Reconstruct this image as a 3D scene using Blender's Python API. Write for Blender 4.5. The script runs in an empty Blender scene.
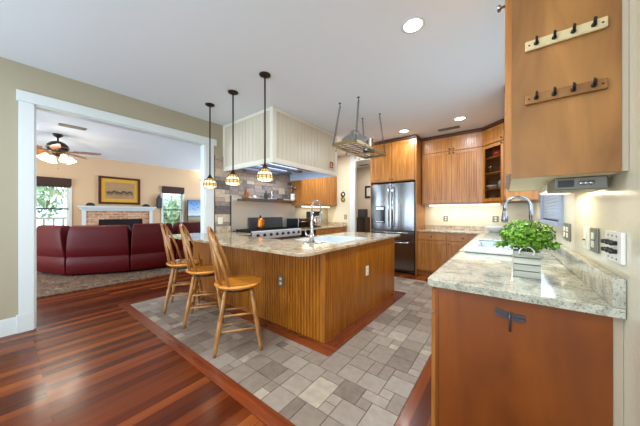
import bpy, bmesh, math, random
from mathutils import Vector, Matrix
R = math.radians
PI = math.pi
rnd = random.Random(7)
scn = bpy.context.scene
COL = scn.collection

# ------------------------------------------------------------------ camera
cam_d = bpy.data.cameras.new('camera')
cam_d.sensor_width = 36.0
cam_d.lens = 241.0 / 640.0 * 36.0
cam_d.clip_start = 0.03
cam = bpy.data.objects.new('camera', cam_d)
COL.objects.link(cam)
cam.location = (0, 0, 1.27)
cam.rotation_euler = (R(90), 0, math.atan2(184, 241))
scn.camera = cam

# ------------------------------------------------------------------ exposure, world
scn.view_settings.view_transform = 'Standard'
scn.view_settings.look = 'None'
scn.view_settings.gamma = 1.0
scn.view_settings.use_curve_mapping = False
scn.view_settings.exposure = 0.0
scn.render.filter_size = 1.0
w = bpy.data.worlds.new('world'); scn.world = w
w.use_nodes = True
w.node_tree.nodes['Background'].inputs[0].default_value = (0.80, 0.92, 1.0, 1)
w.node_tree.nodes['Background'].inputs[1].default_value = 3.6


def area(name, loc, rot, sx, sy, power, color=(1, 1, 1), shape='RECTANGLE', spread=180):
    d = bpy.data.lights.new(name, 'AREA')
    d.shape = shape; d.size = sx
    if shape in ('RECTANGLE', 'ELLIPSE'): d.size_y = sy
    d.energy = power; d.color = color; d.spread = R(spread)
    o = bpy.data.objects.new(name, d); COL.objects.link(o)
    o.location = loc; o.rotation_euler = rot
    return o


def point(name, loc, power, color=(1, .85, .6), rad=.03):
    d = bpy.data.lights.new(name, 'POINT')
    d.energy = power; d.color = color; d.shadow_soft_size = rad
    o = bpy.data.objects.new(name, d); COL.objects.link(o)
    o.location = loc
    return o


DAY = (0.64, 0.83, 1.0)
CAN = (0.86, 0.95, 1.0)
# area lights added as daylight from unseen windows; kitchen one tilts up to ceiling
area('fill_kitchen', (-1.9, -3.05, 1.35), (R(150), 0, 0), 3.6, 2.1, 165, DAY)
area('fill_living', (-6.8, -3.05, 1.35), (R(105), 0, 0), 3.6, 2.1, 170, DAY)
area('fill_living_far', (-7.2, 6.25, 1.4), (R(-90), 0, 0), 2.6, 2.0, 150, DAY)
area('hall_fill', (-3.1, 6.7, 2.8), (0, 0, 0), .3, .3, 40, (1, .95, .88))  # added lamp without a fitting, brightens the dark hall
area('daylight_sink', (0.33, 3.25, 1.68), (0, R(90), 0), 0.9, 1.1, 10, DAY)

# ------------------------------------------------------------------ mesh helpers
WL = {}


def lin(c):
    def f(v):
        v /= 255.0
        return v / 12.92 if v <= .04045 else ((v + .055) / 1.055) ** 2.4
    return tuple(f(v) for v in c) + (1.0,)


class MB:
    def __init__(s):
        s.v = []; s.f = []; s.t = []; s.sm = []

    def add(s, vs, fs, tint=0.5, smooth=False):
        b = len(s.v)
        s.v += [Vector(p) for p in vs]
        for f in fs:
            s.f.append([b + i for i in f]); s.t.append(tint); s.sm.append(smooth)
        return s

    def box(s, x0, y0, z0, x1, y1, z1, tint=.5):
        x0, x1 = min(x0, x1), max(x0, x1); y0, y1 = min(y0, y1), max(y0, y1); z0, z1 = min(z0, z1), max(z0, z1)
        return s.add([(x0, y0, z0), (x1, y0, z0), (x1, y1, z0), (x0, y1, z0), (x0, y0, z1), (x1, y0, z1), (x1, y1, z1), (x0, y1, z1)],
                     [(0, 3, 2, 1), (4, 5, 6, 7), (0, 1, 5, 4), (1, 2, 6, 5), (2, 3, 7, 6), (3, 0, 4, 7)], tint)

    def fbox(s, fr, u0, u1, z0, z1, n0, n1, tint=.5):
        o, u, n = fr
        P = lambda a, b, c: o + u * a + n * b + Vector((0, 0, c))
        flip = u.cross(n).z < 0
        fs = [(0, 3, 2, 1), (4, 5, 6, 7), (0, 1, 5, 4), (1, 2, 6, 5), (2, 3, 7, 6), (3, 0, 4, 7)]
        if flip: fs = [tuple(reversed(f)) for f in fs]
        return s.add([P(u0, n0, z0), P(u1, n0, z0), P(u1, n1, z0), P(u0, n1, z0), P(u0, n0, z1), P(u1, n0, z1), P(u1, n1, z1), P(u0, n1, z1)], fs, tint)

    def tube(s, pts, r, n=8, caps=True, tint=.5):
        pts = [Vector(p) for p in pts]
        rs = r if isinstance(r, (list, tuple)) else [r] * len(pts)
        rings = []
        prev = None
        for i, p in enumerate(pts):
            if i == 0: d = pts[1] - p
            elif i == len(pts) - 1: d = p - pts[i - 1]
            else: d = (pts[i + 1] - p).normalized() + (p - pts[i - 1]).normalized()
            d.normalize()
            if prev is None:
                a = Vector((0, 0, 1)) if abs(d.z) < .9 else Vector((1, 0, 0))
                x = d.cross(a).normalized()
            else:
                x = (prev - d * prev.dot(d)).normalized()
            prev = x
            y = d.cross(x)
            rings.append([p + (x * math.cos(2 * PI * k / n) + y * math.sin(2 * PI * k / n)) * rs[i] for k in range(n)])
        vs = [q for ring in rings for q in ring]
        fs = []
        for i in range(len(pts) - 1):
            for k in range(n):
                fs.append((i * n + k, i * n + (k + 1) % n, (i + 1) * n + (k + 1) % n, (i + 1) * n + k))
        s.add(vs, fs, tint, True)
        if caps:
            s.add(rings[0], [tuple(reversed(range(n)))], tint)
            s.add(rings[-1], [tuple(range(n))], tint)
        return s

    def lathe(s, prof, o=(0, 0, 0), n=20, axis=None, smooth=True, tint=.5):
        o = Vector(o)
        M = Matrix.Identity(3) if axis is None else Vector((0, 0, 1)).rotation_difference(Vector(axis)).to_matrix()
        vs = []
        for r_, z in prof:
            for k in range(n):
                a = 2 * PI * k / n
                vs.append(o + M @ Vector((r_ * math.cos(a), r_ * math.sin(a), z)))
        fs = []
        for i in range(len(prof) - 1):
            for k in range(n):
                fs.append((i * n + k, i * n + (k + 1) % n, (i + 1) * n + (k + 1) % n, (i + 1) * n + k))
        s.add(vs, fs, tint, smooth)
        if prof[0][0] > 1e-4: s.add(vs[:n], [tuple(reversed(range(n)))], tint)
        if prof[-1][0] > 1e-4: s.add(vs[-n:], [tuple(range(n))], tint)
        return s

    def prism(s, poly, z0, z1, tint=.5):
        n = len(poly)
        ar = sum(poly[i][0] * poly[(i + 1) % n][1] - poly[(i + 1) % n][0] * poly[i][1] for i in range(n))
        if ar < 0: poly = list(reversed(poly))
        vs = [(x, y, z0) for x, y in poly] + [(x, y, z1) for x, y in poly]
        fs = [tuple(reversed(range(n))), tuple(range(n, 2 * n))] + [(i, (i + 1) % n, n + (i + 1) % n, n + i) for i in range(n)]
        return s.add(vs, fs, tint)

    def slab(s, fr, poly, n0, n1, tint=.5):
        # polygon in (u, z) extruded along n
        o, u, n = fr
        vs = [o + u * a + Vector((0, 0, b)) + n * n0 for a, b in poly] + [o + u * a + Vector((0, 0, b)) + n * n1 for a, b in poly]
        k = len(poly)
        fs = [tuple(range(k)), tuple(reversed(range(k, 2 * k)))] + [(i, k + i, k + (i + 1) % k, (i + 1) % k) for i in range(k)]
        return s.add(vs, fs, tint)

    def ball(s, c, r, n=10, sx=1, sy=1, sz=1, tint=.5):
        c = Vector(c); vs = []; m = max(4, n // 2 + 1)
        for i in range(m + 1):
            t = PI * i / m
            for k in range(n):
                a = 2 * PI * k / n
                vs.append(c + Vector((r * sx * math.sin(t) * math.cos(a), r * sy * math.sin(t) * math.sin(a), -r * sz * math.cos(t))))
        fs = [(i * n + k, i * n + (k + 1) % n, (i + 1) * n + (k + 1) % n, (i + 1) * n + k) for i in range(m) for k in range(n)]
        return s.add(vs, fs, tint, True)

    def bead(s, fr, u0, u1, z0, z1, nn, pitch=.05, d=.006, g=.006, back=.012):
        # vertical-grooved board: profile across u, extruded up
        o, u, n = fr
        W = u1 - u0; k = max(1, round(W / pitch)); p = W / k
        prof = [(u0, nn)]
        for i in range(1, k):
            c = u0 + i * p
            prof += [(c - g, nn), (c - g * .3, nn - d), (c + g * .3, nn - d), (c + g, nn)]
        prof += [(u1, nn), (u1, nn - back), (u0, nn - back)]
        m = len(prof)
        vs = [o + u * a + n * b + Vector((0, 0, z0)) for a, b in prof] + [o + u * a + n * b + Vector((0, 0, z1)) for a, b in prof]
        fs = [(i, i + 1, m + i + 1, m + i) for i in range(m - 1)] + [(m - 1, 0, m, 2 * m - 1)]
        flip = u.cross(n).z < 0
        if not flip: fs = [tuple(reversed(f)) for f in fs]
        s.add(vs, fs)
        return s

    def build(s, name, mat, parent=None, bevel=0, seg=2, smooth=False):
        vs = s.v
        if parent is not None:
            off = WL[parent.name]
        else:
            lo = [min(p[i] for p in vs) for i in range(3)]; hi = [max(p[i] for p in vs) for i in range(3)]
            off = Vector(((lo[0] + hi[0]) / 2, (lo[1] + hi[1]) / 2, lo[2]))
        me = bpy.data.meshes.new(name)
        me.from_pydata([tuple(p - off) for p in vs], [], s.f)
        at = me.color_attributes.new('tint', 'FLOAT_COLOR', 'CORNER')
        i = 0
        for pi, p in enumerate(me.polygons):
            t = s.t[pi]
            for _ in range(p.loop_total):
                at.data[i].color = (t, t, t, 1); i += 1
            p.use_smooth = s.sm[pi] or smooth
        bm = bmesh.new(); bm.from_mesh(me)
        bmesh.ops.remove_doubles(bm, verts=bm.verts, dist=1e-5)
        bmesh.ops.recalc_face_normals(bm, faces=bm.faces)
        bm.to_mesh(me); bm.free()
        me.materials.append(mat)
        o = bpy.data.objects.new(name, me); COL.objects.link(o)
        if parent is None: o.location = off
        else: o.parent = parent
        WL[o.name] = off.copy()
        if bevel:
            md = o.modifiers.new('bevel', 'BEVEL'); md.width = bevel; md.segments = seg; md.limit_method = 'ANGLE'; md.angle_limit = R(40)
        return o


def tag(o, label, cat, group=None):
    o['label'] = label; o['category'] = cat
    if group: o['group'] = group
    return o


def thing(name, label, cat, loc=(0, 0, 0), group=None):
    o = bpy.data.objects.new(name, None); COL.objects.link(o)
    o.empty_display_size = .1
    o.location = loc; WL[o.name] = Vector(loc)
    return tag(o, label, cat, group)


def struct(name, mb, mat, parent=None, bevel=0):
    o = mb.build(name, mat, parent, bevel)
    if parent is None: o['kind'] = 'structure'
    return o


def kids(o): return [c for c in bpy.data.objects if c.parent == o]


def dup(o, parent=None):
    c = o.copy(); COL.objects.link(c)
    if parent is not None: c.parent = parent
    WL[c.name] = WL[o.name].copy()
    for ch in kids(o): dup(ch, c)
    return c


def frame(o, u, n): return (Vector(o), Vector(u).normalized(), Vector(n).normalized())


# ------------------------------------------------------------------ materials
def new_mat(name):
    m = bpy.data.materials.new(name); m.use_nodes = True
    return m, m.node_tree.nodes, m.node_tree.links, m.node_tree.nodes['Principled BSDF']


def plain(name, rgb, rough=.5, metal=0, bump=0, bscale=60, spec=.5, coat=0, emit=0, var=0):
    m, N, L, P = new_mat(name)
    P.inputs['Base Color'].default_value = lin(rgb)
    P.inputs['Roughness'].default_value = rough
    P.inputs['Metallic'].default_value = metal
    P.inputs['Specular IOR Level'].default_value = spec
    P.inputs['Coat Weight'].default_value = coat
    P.inputs['Coat Roughness'].default_value = .1
    if emit:
        P.inputs['Emission Color'].default_value = lin(rgb)
        P.inputs['Emission Strength'].default_value = emit
    tc = N.new('ShaderNodeTexCoord')
    nz = N.new('ShaderNodeTexNoise'); nz.inputs['Scale'].default_value = bscale; nz.inputs['Detail'].default_value = 4
    L.new(tc.outputs['Object'], nz.inputs['Vector'])
    if var:
        hs = N.new('ShaderNodeMixRGB'); hs.blend_type = 'MULTIPLY'; hs.inputs[0].default_value = 1
        rp = N.new('ShaderNodeValToRGB')
        rp.color_ramp.elements[0].position = .3; rp.color_ramp.elements[1].position = .7
        rp.color_ramp.elements[0].color = (1 - var, 1 - var, 1 - var, 1); rp.color_ramp.elements[1].color = (1, 1, 1, 1)
        L.new(nz.outputs['Fac'], rp.inputs[0])
        hs.inputs[1].default_value = lin(rgb); L.new(rp.outputs[0], hs.inputs[2]); L.new(hs.outputs[0], P.inputs['Base Color'])
    if bump:
        b = N.new('ShaderNodeBump'); b.inputs['Strength'].default_value = bump; b.inputs['Distance'].default_value = .01
        L.new(nz.outputs['Fac'], b.inputs['Height']); L.new(b.outputs[0], P.inputs['Normal'])
    return m


def wood(name, dark, light, axis=2, rough=.35, scale=1.0, coat=.15, stretch=14):
    m, N, L, P = new_mat(name)
    tc = N.new('ShaderNodeTexCoord'); mp = N.new('ShaderNodeMapping')
    sc = [stretch * scale] * 3; sc[axis] = 1.1 * scale
    mp.inputs['Scale'].default_value = sc
    L.new(tc.outputs['Object'], mp.inputs[0])
    nz = N.new('ShaderNodeTexNoise'); nz.inputs['Scale'].default_value = 1.6; nz.inputs['Detail'].default_value = 6; nz.inputs['Distortion'].default_value = .6
    L.new(mp.outputs[0], nz.inputs['Vector'])
    rp = N.new('ShaderNodeValToRGB'); e = rp.color_ramp.elements
    e[0].position = .3; e[0].color = lin(dark); e[1].position = .72; e[1].color = lin(light)
    L.new(nz.outputs['Fac'], rp.inputs[0]); L.new(rp.outputs[0], P.inputs['Base Color'])
    P.inputs['Roughness'].default_value = rough
    P.inputs['Coat Weight'].default_value = coat; P.inputs['Coat Roughness'].default_value = .2
    return m


def tinted(name, stops, rough=.5, nscale=25, namt=.35, bump=.2, coat=0):
    m, N, L, P = new_mat(name)
    at = N.new('ShaderNodeAttribute'); at.attribute_name = 'tint'
    tc = N.new('ShaderNodeTexCoord')
    nz = N.new('ShaderNodeTexNoise'); nz.inputs['Scale'].default_value = nscale; nz.inputs['Detail'].default_value = 6
    L.new(tc.outputs['Object'], nz.inputs['Vector'])
    ma = N.new('ShaderNodeMath'); ma.operation = 'MULTIPLY_ADD'; ma.inputs[1].default_value = namt; ma.inputs[2].default_value = -namt / 2
    L.new(nz.outputs['Fac'], ma.inputs[0])
    ad = N.new('ShaderNodeMath'); ad.operation = 'ADD'; ad.use_clamp = True
    L.new(at.outputs['Fac'], ad.inputs[0]); L.new(ma.outputs[0], ad.inputs[1])
    rp = N.new('ShaderNodeValToRGB'); e = rp.color_ramp.elements
    e[0].position = stops[0][0]; e[0].color = lin(stops[0][1]); e[1].position = stops[-1][0]; e[1].color = lin(stops[-1][1])
    for p, c in stops[1:-1]:
        q = e.new(p); q.color = lin(c)
    L.new(ad.outputs[0], rp.inputs[0]); L.new(rp.outputs[0], P.inputs['Base Color'])
    P.inputs['Roughness'].default_value = rough; P.inputs['Coat Weight'].default_value = coat
    b = N.new('ShaderNodeBump'); b.inputs['Strength'].default_value = bump; b.inputs['Distance'].default_value = .004
    L.new(nz.outputs['Fac'], b.inputs['Height']); L.new(b.outputs[0], P.inputs['Normal'])
    return m


def granite(name, base, mid, dark, rough=.12):
    m, N, L, P = new_mat(name)
    tc = N.new('ShaderNodeTexCoord')
    n1 = N.new('ShaderNodeTexNoise'); n1.inputs['Scale'].default_value = 11; n1.inputs['Detail'].default_value = 8; n1.inputs['Distortion'].default_value = 1.2
    n2 = N.new('ShaderNodeTexNoise'); n2.inputs['Scale'].default_value = 120; n2.inputs['Detail'].default_value = 5
    for n in (n1, n2): L.new(tc.outputs['Object'], n.inputs['Vector'])
    r1 = N.new('ShaderNodeValToRGB'); e = r1.color_ramp.elements
    e[0].position = .36; e[0].color = lin(mid); e[1].position = .58; e[1].color = lin(base)
    L.new(n1.outputs['Fac'], r1.inputs[0])
    r2 = N.new('ShaderNodeValToRGB'); e = r2.color_ramp.elements
    e[0].position = .30; e[0].color = lin(dark); e[1].position = .48; e[1].color = (1, 1, 1, 1)
    L.new(n2.outputs['Fac'], r2.inputs[0])
    mx = N.new('ShaderNodeMixRGB'); mx.blend_type = 'MULTIPLY'; mx.inputs[0].default_value = .7
    L.new(r1.outputs[0], mx.inputs[1]); L.new(r2.outputs[0], mx.inputs[2]); L.new(mx.outputs[0], P.inputs['Base Color'])
    P.inputs['Roughness'].default_value = rough
    return m


def floor_wood():
    m, N, L, P = new_mat('cherry_planks')
    tc = N.new('ShaderNodeTexCoord'); mp = N.new('ShaderNodeMapping'); mp.inputs['Rotation'].default_value = (0, 0, R(90))
    L.new(tc.outputs['Object'], mp.inputs[0])
    bk = N.new('ShaderNodeTexBrick')
    bk.inputs['Scale'].default_value = 1; bk.inputs['Brick Width'].default_value = 1.3; bk.inputs['Row Height'].default_value = .082
    bk.inputs['Mortar Size'].default_value = .002; bk.inputs['Color1'].default_value = (0, 0, 0, 1); bk.inputs['Color2'].default_value = (1, 1, 1, 1)
    bk.inputs['Mortar'].default_value = (.15, .15, .15, 1); bk.offset = .37
    L.new(mp.outputs[0], bk.inputs['Vector'])
    mp2 = N.new('ShaderNodeMapping'); mp2.inputs['Scale'].default_value = (30, 1.4, 1)
    L.new(tc.outputs['Object'], mp2.inputs[0])
    nz = N.new('ShaderNodeTexNoise'); nz.inputs['Scale'].default_value = 1.3; nz.inputs['Detail'].default_value = 6
    L.new(mp2.outputs[0], nz.inputs['Vector'])
    ma = N.new('ShaderNodeMath'); ma.operation = 'MULTIPLY_ADD'; ma.inputs[1].default_value = .55; ma.inputs[2].default_value = -.27
    L.new(nz.outputs['Fac'], ma.inputs[0])
    ad = N.new('ShaderNodeMath'); ad.operation = 'ADD'; ad.use_clamp = True
    L.new(bk.outputs['Color'], ad.inputs[0]); L.new(ma.outputs[0], ad.inputs[1])
    rp = N.new('ShaderNodeValToRGB'); e = rp.color_ramp.elements
    e[0].position = 0; e[0].color = lin((66, 26, 11)); e[1].position = 1; e[1].color = lin((138, 70, 28))
    for p, c in ((.35, (84, 34, 13)), (.7, (104, 46, 17))):
        q = e.new(p); q.color = lin(c)
    L.new(ad.outputs[0], rp.inputs[0]); L.new(rp.outputs[0], P.inputs['Base Color'])
    P.inputs['Roughness'].default_value = .24; P.inputs['Specular IOR Level'].default_value = .16; P.inputs['Coat Weight'].default_value = .06; P.inputs['Coat Roughness'].default_value = .12
    b = N.new('ShaderNodeBump'); b.inputs['Strength'].default_value = .3; b.inputs['Distance'].default_value = .004
    L.new(ad.outputs[0], b.inputs['Height']); L.new(b.outputs[0], P.inputs['Normal'])
    return m


def brick_mat(name, c1, c2, mort, bw=.2, rh=.07, ms=.008, swap='YZ'):
    m, N, L, P = new_mat(name)
    tc = N.new('ShaderNodeTexCoord'); sx = N.new('ShaderNodeSeparateXYZ'); cx = N.new('ShaderNodeCombineXYZ')
    L.new(tc.outputs['Object'], sx.inputs[0])
    L.new(sx.outputs['Y'], cx.inputs[0]); L.new(sx.outputs['Z'], cx.inputs[1])
    bk = N.new('ShaderNodeTexBrick'); bk.inputs['Scale'].default_value = 1; bk.inputs['Brick Width'].default_value = bw; bk.inputs['Row Height'].default_value = rh
    bk.inputs['Mortar Size'].default_value = ms
    bk.inputs['Color1'].default_value = lin(c1); bk.inputs['Color2'].default_value = lin(c2); bk.inputs['Mortar'].default_value = lin(mort)
    L.new(cx.outputs[0], bk.inputs['Vector'])
    nz = N.new('ShaderNodeTexNoise'); nz.inputs['Scale'].default_value = 12; L.new(tc.outputs['Object'], nz.inputs['Vector'])
    mx = N.new('ShaderNodeMixRGB'); mx.blend_type = 'OVERLAY'; mx.inputs[0].default_value = .5
    L.new(bk.outputs['Color'], mx.inputs[1]); L.new(nz.outputs['Fac'], mx.inputs[2]); L.new(mx.outputs[0], P.inputs['Base Color'])
    P.inputs['Roughness'].default_value = .85
    return m


def rug_mat():
    m, N, L, P = new_mat('rug_pile')
    tc = N.new('ShaderNodeTexCoord')
    vo = N.new('ShaderNodeTexVoronoi'); vo.inputs['Scale'].default_value = 5.5
    nz = N.new('ShaderNodeTexNoise'); nz.inputs['Scale'].default_value = 8; nz.inputs['Detail'].default_value = 3; nz.inputs['Distortion'].default_value = 1.5
    L.new(tc.outputs['Object'], vo.inputs['Vector']); L.new(tc.outputs['Object'], nz.inputs['Vector'])
    rp = N.new('ShaderNodeValToRGB'); rp.color_ramp.interpolation = 'CONSTANT'; e = rp.color_ramp.elements
    e[0].position = 0; e[0].color = lin((36, 30, 28)); e[1].position = .64; e[1].color = lin((134, 112, 86))
    for p, c in ((.38, (120, 76, 48)), (.45, (52, 48, 46)), (.5, (150, 130, 100)), (.55, (110, 44, 30)), (.6, (60, 54, 50))):
        q = e.new(p); q.color = lin(c)
    L.new(nz.outputs['Fac'], rp.inputs[0])
    L.new(rp.outputs[0], P.inputs['Base Color'])
    P.inputs['Roughness'].default_value = .95
    return m


def emission(name, rgb, strength):
    m, N, L, P = new_mat(name)
    P.inputs['Base Color'].default_value = lin(rgb)
    P.inputs['Emission Color'].default_value = lin(rgb); P.inputs['Emission Strength'].default_value = strength
    return m


def glass(name, rgb=(235, 245, 245), rough=.02, alpha=.12):
    m, N, L, P = new_mat(name)
    N.remove(P)
    tr = N.new('ShaderNodeBsdfTransparent'); tr.inputs[0].default_value = lin(rgb)
    gl = N.new('ShaderNodeBsdfGlossy'); gl.inputs['Roughness'].default_value = rough
    mx = N.new('ShaderNodeMixShader'); mx.inputs[0].default_value = alpha
    L.new(tr.outputs[0], mx.inputs[1]); L.new(gl.outputs[0], mx.inputs[2])
    L.new(mx.outputs[0], N['Material Output'].inputs[0])
    return m


def leaf_mat(name, c0, c1, sc=9):
    m, N, L, P = new_mat(name)
    at = N.new('ShaderNodeAttribute'); at.attribute_name = 'tint'
    rp = N.new('ShaderNodeValToRGB'); e = rp.color_ramp.elements
    e[0].color = lin(c0); e[1].color = lin(c1)
    L.new(at.outputs['Fac'], rp.inputs[0]); L.new(rp.outputs[0], P.inputs['Base Color'])
    P.inputs['Roughness'].default_value = .45
    P.inputs['Subsurface Weight'].default_value = 0
    P.inputs['Transmission Weight'].default_value = 0
    return m


def steel(name, rgb=(170, 172, 176), rough=.22, axis=2):
    m, N, L, P = new_mat(name)
    P.inputs['Base Color'].default_value = lin(rgb); P.inputs['Metallic'].default_value = 1; P.inputs['Roughness'].default_value = rough
    tc = N.new('ShaderNodeTexCoord'); mp = N.new('ShaderNodeMapping'); sc = [90, 90, 90]; sc[axis] = 1.5; mp.inputs['Scale'].default_value = sc
    L.new(tc.outputs['Object'], mp.inputs[0])
    nz = N.new('ShaderNodeTexNoise'); nz.inputs['Scale'].default_value = 1; L.new(mp.outputs[0], nz.inputs['Vector'])
    b = N.new('ShaderNodeBump'); b.inputs['Strength'].default_value = .06; b.inputs['Distance'].default_value = .002
    L.new(nz.outputs['Fac'], b.inputs['Height']); L.new(b.outputs[0], P.inputs['Normal'])
    return m


M = dict(
    ceil=plain('ceiling_paint', (226, 231, 237), .9, bump=.15, bscale=120),
    wall=plain('sage_wall_paint', (168, 159, 136), .7),
    hallwall=plain('hall_paint', (190, 178, 160), .7),
    peach=plain('peach_wall_paint', (214, 178, 140), .7),
    splash=plain('gloss_cream_wall', (216, 207, 182), .22, bump=.12, bscale=35, coat=.2),
    trim=plain('white_trim_paint', (214, 220, 221), .35),
    cream=plain('cream_hood_paint', (212, 202, 182), .35),
    creamtrim=plain('cream_trim_paint', (230, 225, 211), .4),
    floor=floor_wood(),
    strip=wood('cherry_strip', (92, 38, 18), (132, 60, 28), 0, .22, coat=.5),
    stripy=wood('cherry_strip_long', (84, 34, 18), (122, 54, 26), 1, .22, coat=.5),
    tile=tinted('slate_tile', [(0, (94, 80, 69)), (.35, (128, 113, 100)), (.65, (146, 133, 121)), (1, (182, 165, 143))], .42, 18, .5, .25),
    grout=plain('grout', (84, 74, 64), .9),
    stone=tinted('stacked_stone', [(0, (84, 74, 70)), (.3, (118, 108, 106)), (.5, (150, 136, 128)), (.75, (178, 158, 138)), (1, (204, 188, 166))], .8, 22, .6, .8),
    maple=wood('honey_maple', (146, 86, 28), (188, 126, 58), 2, .35),
    maplebox=wood('golden_maple_ply', (116, 72, 24), (170, 116, 56), 2, .45, coat=.05, stretch=5),
    island=wood('amber_bead_wood', (138, 78, 12), (180, 110, 26), 2, .35),
    panel=wood('russet_panel_wood', (108, 50, 8), (138, 72, 14), 2, .4, stretch=4),
    darkwood=plain('dark_wood', (52, 34, 26), .4, var=.3, bscale=8),
    walnut=plain('walnut_crown', (84, 48, 28), .4),
    inner=plain('cabinet_interior', (104, 74, 52), .6),
    litbottom=plain('lit_cabinet_bottom', (228, 214, 176), .45),  # pale tone: lamp light on the underside is put into the colour
    oak=wood('oak_stool', (138, 88, 40), (188, 132, 70), 2, .3, coat=.4),
    oakseat=wood('oak_seat', (190, 112, 26), (232, 156, 58), 0, .2, coat=.6),
    granite=granite('flecked_granite', (198, 182, 154), (158, 134, 106), (70, 58, 46), .1),
    granite_day=granite('daylit_granite', (194, 192, 176), (154, 152, 136), (70, 68, 62), .1),  # both granites are one stone; warm and daylight tones put into the colour
    steel=steel('brushed_steel', (128, 129, 132), .2), steelh=steel('brushed_steel_flat', axis=1),
    mirrorsteel=plain('polished_steel', (196, 196, 196), .12, 1),
    liner=plain('lit_steel_liner', (204, 218, 240), .4, 0),  # bluish glow under the hood is put into this light colour
    satinsteel=plain('satin_steel', (222, 222, 216), .28, .75),
    panelsteel=plain('range_panel_steel', (206, 208, 212), .3, .25, coat=.3),
    shadewall=plain('shaded_wall_paint', (176, 160, 138), .5),  # wall colour with its shadow and wood bounce put in
    bluetrim=plain('blue_grey_trim', (152, 164, 184), .5),
    chrome=plain('chrome', (205, 208, 212), .08, 1),
    nickel=plain('satin_nickel', (150, 152, 156), .25, 1),
    pewter=plain('grey_metal_plate', (118, 116, 106), .4, .4),
    pewterdark=plain('dark_pewter', (92, 94, 102), .35, .8),
    iron=plain('black_iron', (26, 24, 24), .5, .3),
    bronze=plain('dark_bronze', (50, 36, 28), .4, .6),
    brassrack=plain('aged_brass', (142, 124, 84), .4, .7),
    black=plain('black_plastic', (22, 22, 24), .35),
    blackglass=plain('black_glass', (14, 14, 16), .08),
    darkgrey=plain('dark_grey_side', (62, 62, 64), .5, .2),
    copper=plain('copper', (200, 120, 50), .25, .9),
    amber=plain('amber_glass_bottle', (150, 80, 24), .15),
    white=plain('white_enamel', (214, 221, 224), .18, coat=.4),
    ivory=plain('ivory_plastic', (236, 232, 214), .4),
    plate=plain('switch_plate_white', (232, 230, 222), .35),
    leather=plain('oxblood_leather', (90, 4, 11), .5, bump=.25, bscale=30, coat=.0, spec=.3),
    rug=rug_mat(),
    brick=brick_mat('fireplace_brick', (172, 112, 82), (206, 158, 122), (196, 180, 158)),
    soot=plain('firebox_soot', (30, 26, 24), .9),
    shade=plain('woven_shade', (72, 46, 34), .85, bump=.4, bscale=120, var=.3),
    glass=glass('window_glass'),
    cabglass=glass('cabinet_glass', (235, 235, 230), .03, .07),
    blind=plain('blue_grey_blind', (168, 180, 196), .6),
    leaf=leaf_mat('boxwood_leaf', (34, 84, 8), (142, 196, 44)),
    bush=leaf_mat('garden_leaf', (124, 168, 116), (226, 238, 206)),
    planter=wood('whitewashed_wood', (148, 146, 136), (204, 201, 188), 0, .7, coat=0),
    cangl=emission('can_lens_glow', (255, 250, 240), 14),
    strip_glow=emission('tube_glow', (255, 246, 222), 3),
    bulb=emission('frosted_shade_glow', (255, 238, 205), 5),
    pane_a=emission('amber_pane_glow', (208, 164, 90), .55),
    pane_c=emission('cream_pane_glow', (255, 240, 200), .85),
    gapglow=emission('lit_gap_glow', (205, 224, 255), 1.6),
    dirt=plain('ground_outside', (110, 124, 84), .9, var=.4, bscale=4),
    red=plain('red_enamel', (186, 30, 32), .25, coat=.5),
    clear=glass('clear_glassware', (240, 240, 240), .03, .3),
    orangewall=plain('rust', (150, 70, 40), .6),
    goldmat=plain('gold_mat_board', (214, 160, 44), .7),
    sepia=plain('sepia_print', (176, 138, 96), .7, var=.2, bscale=6),
    sepiadark=plain('sepia_ink', (92, 70, 52), .8),
    frame=plain('mahogany_frame', (72, 32, 18), .35),
    fanblade=wood('fan_blade_walnut', (112, 58, 26), (164, 96, 48), 0, .4),
)

# ================================================================== SETTING
CE = 2.87
# floor
fl = MB(); fl.box(-9.6, -3.4, -.12, .5, 8.0, 0); struct('floor', fl, M['floor'])


def pattern(nx, ny, ok, seed, sizes):
    r = random.Random(seed); used = set(); out = []
    for j in range(ny):
        for i in range(nx):
            if (i, j) in used or not ok(i, j): continue
            opts = sizes[:]; r.shuffle(opts)
            for a, b in opts + [(1, 1)]:
                cells = [(i + p, j + q) for p in range(a) for q in range(b)]
                if all(c not in used and c[0] < nx and c[1] < ny and ok(*c) for c in cells):
                    used.update(cells); out.append((i, j, a, b)); break
    return out


U = .0875
TX0, TY0 = -.52 - 41 * U, 1.05
NX, NY = 41, 42


def tile_ok(i, j):
    cx, cy = TX0 + (i + .5) * U, TY0 + (j + .5) * U
    if -4.2 < cx < -1.24 and 1.73 < cy < 3.87: return False
    if cy > 4.72: return False
    return True


tm = MB()
tm.box(TX0, TY0, .0005, -.52, 4.72, .0015, .0)
for i, j, a, b in pattern(NX, NY, tile_ok, 5, [(2, 2), (2, 2), (2, 2), (2, 1), (1, 2), (2, 2), (2, 3), (1, 1)]):
    g = .0025
    tm.box(TX0 + i * U + g, TY0 + j * U + g, .001, TX0 + (i + a) * U - g, min(TY0 + (j + b) * U - g, 4.72), .006, rnd.choice([.2, .35, .4, .45, .5, .55, .6, .65, .8]))
struct('floor_tile', tm, M['tile'])
# cover the grout bed where the island and its wooden strip stand
isl = MB(); isl.box(-4.13, 1.73, .001, -1.23, 1.885, .007); struct('trim_1', isl, M['strip'])
isl = MB(); isl.box(-1.385, 1.885, .001, -1.23, 3.87, .007); struct('trim_2', isl, M['stripy'])
isl = MB(); isl.box(-3.45, 1.9, .001, -1.385, 3.87, .0055); struct('trim_3', isl, M['stripy'])
b = MB(); b.box(-4.25, .95, .0005, -.52, 1.05, .007); struct('trim_4', b, M['strip'])
b = MB(); b.box(-4.25, 1.05, .0005, TX0, 1.9, .007); struct('trim_5', b, M['stripy'])

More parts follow.
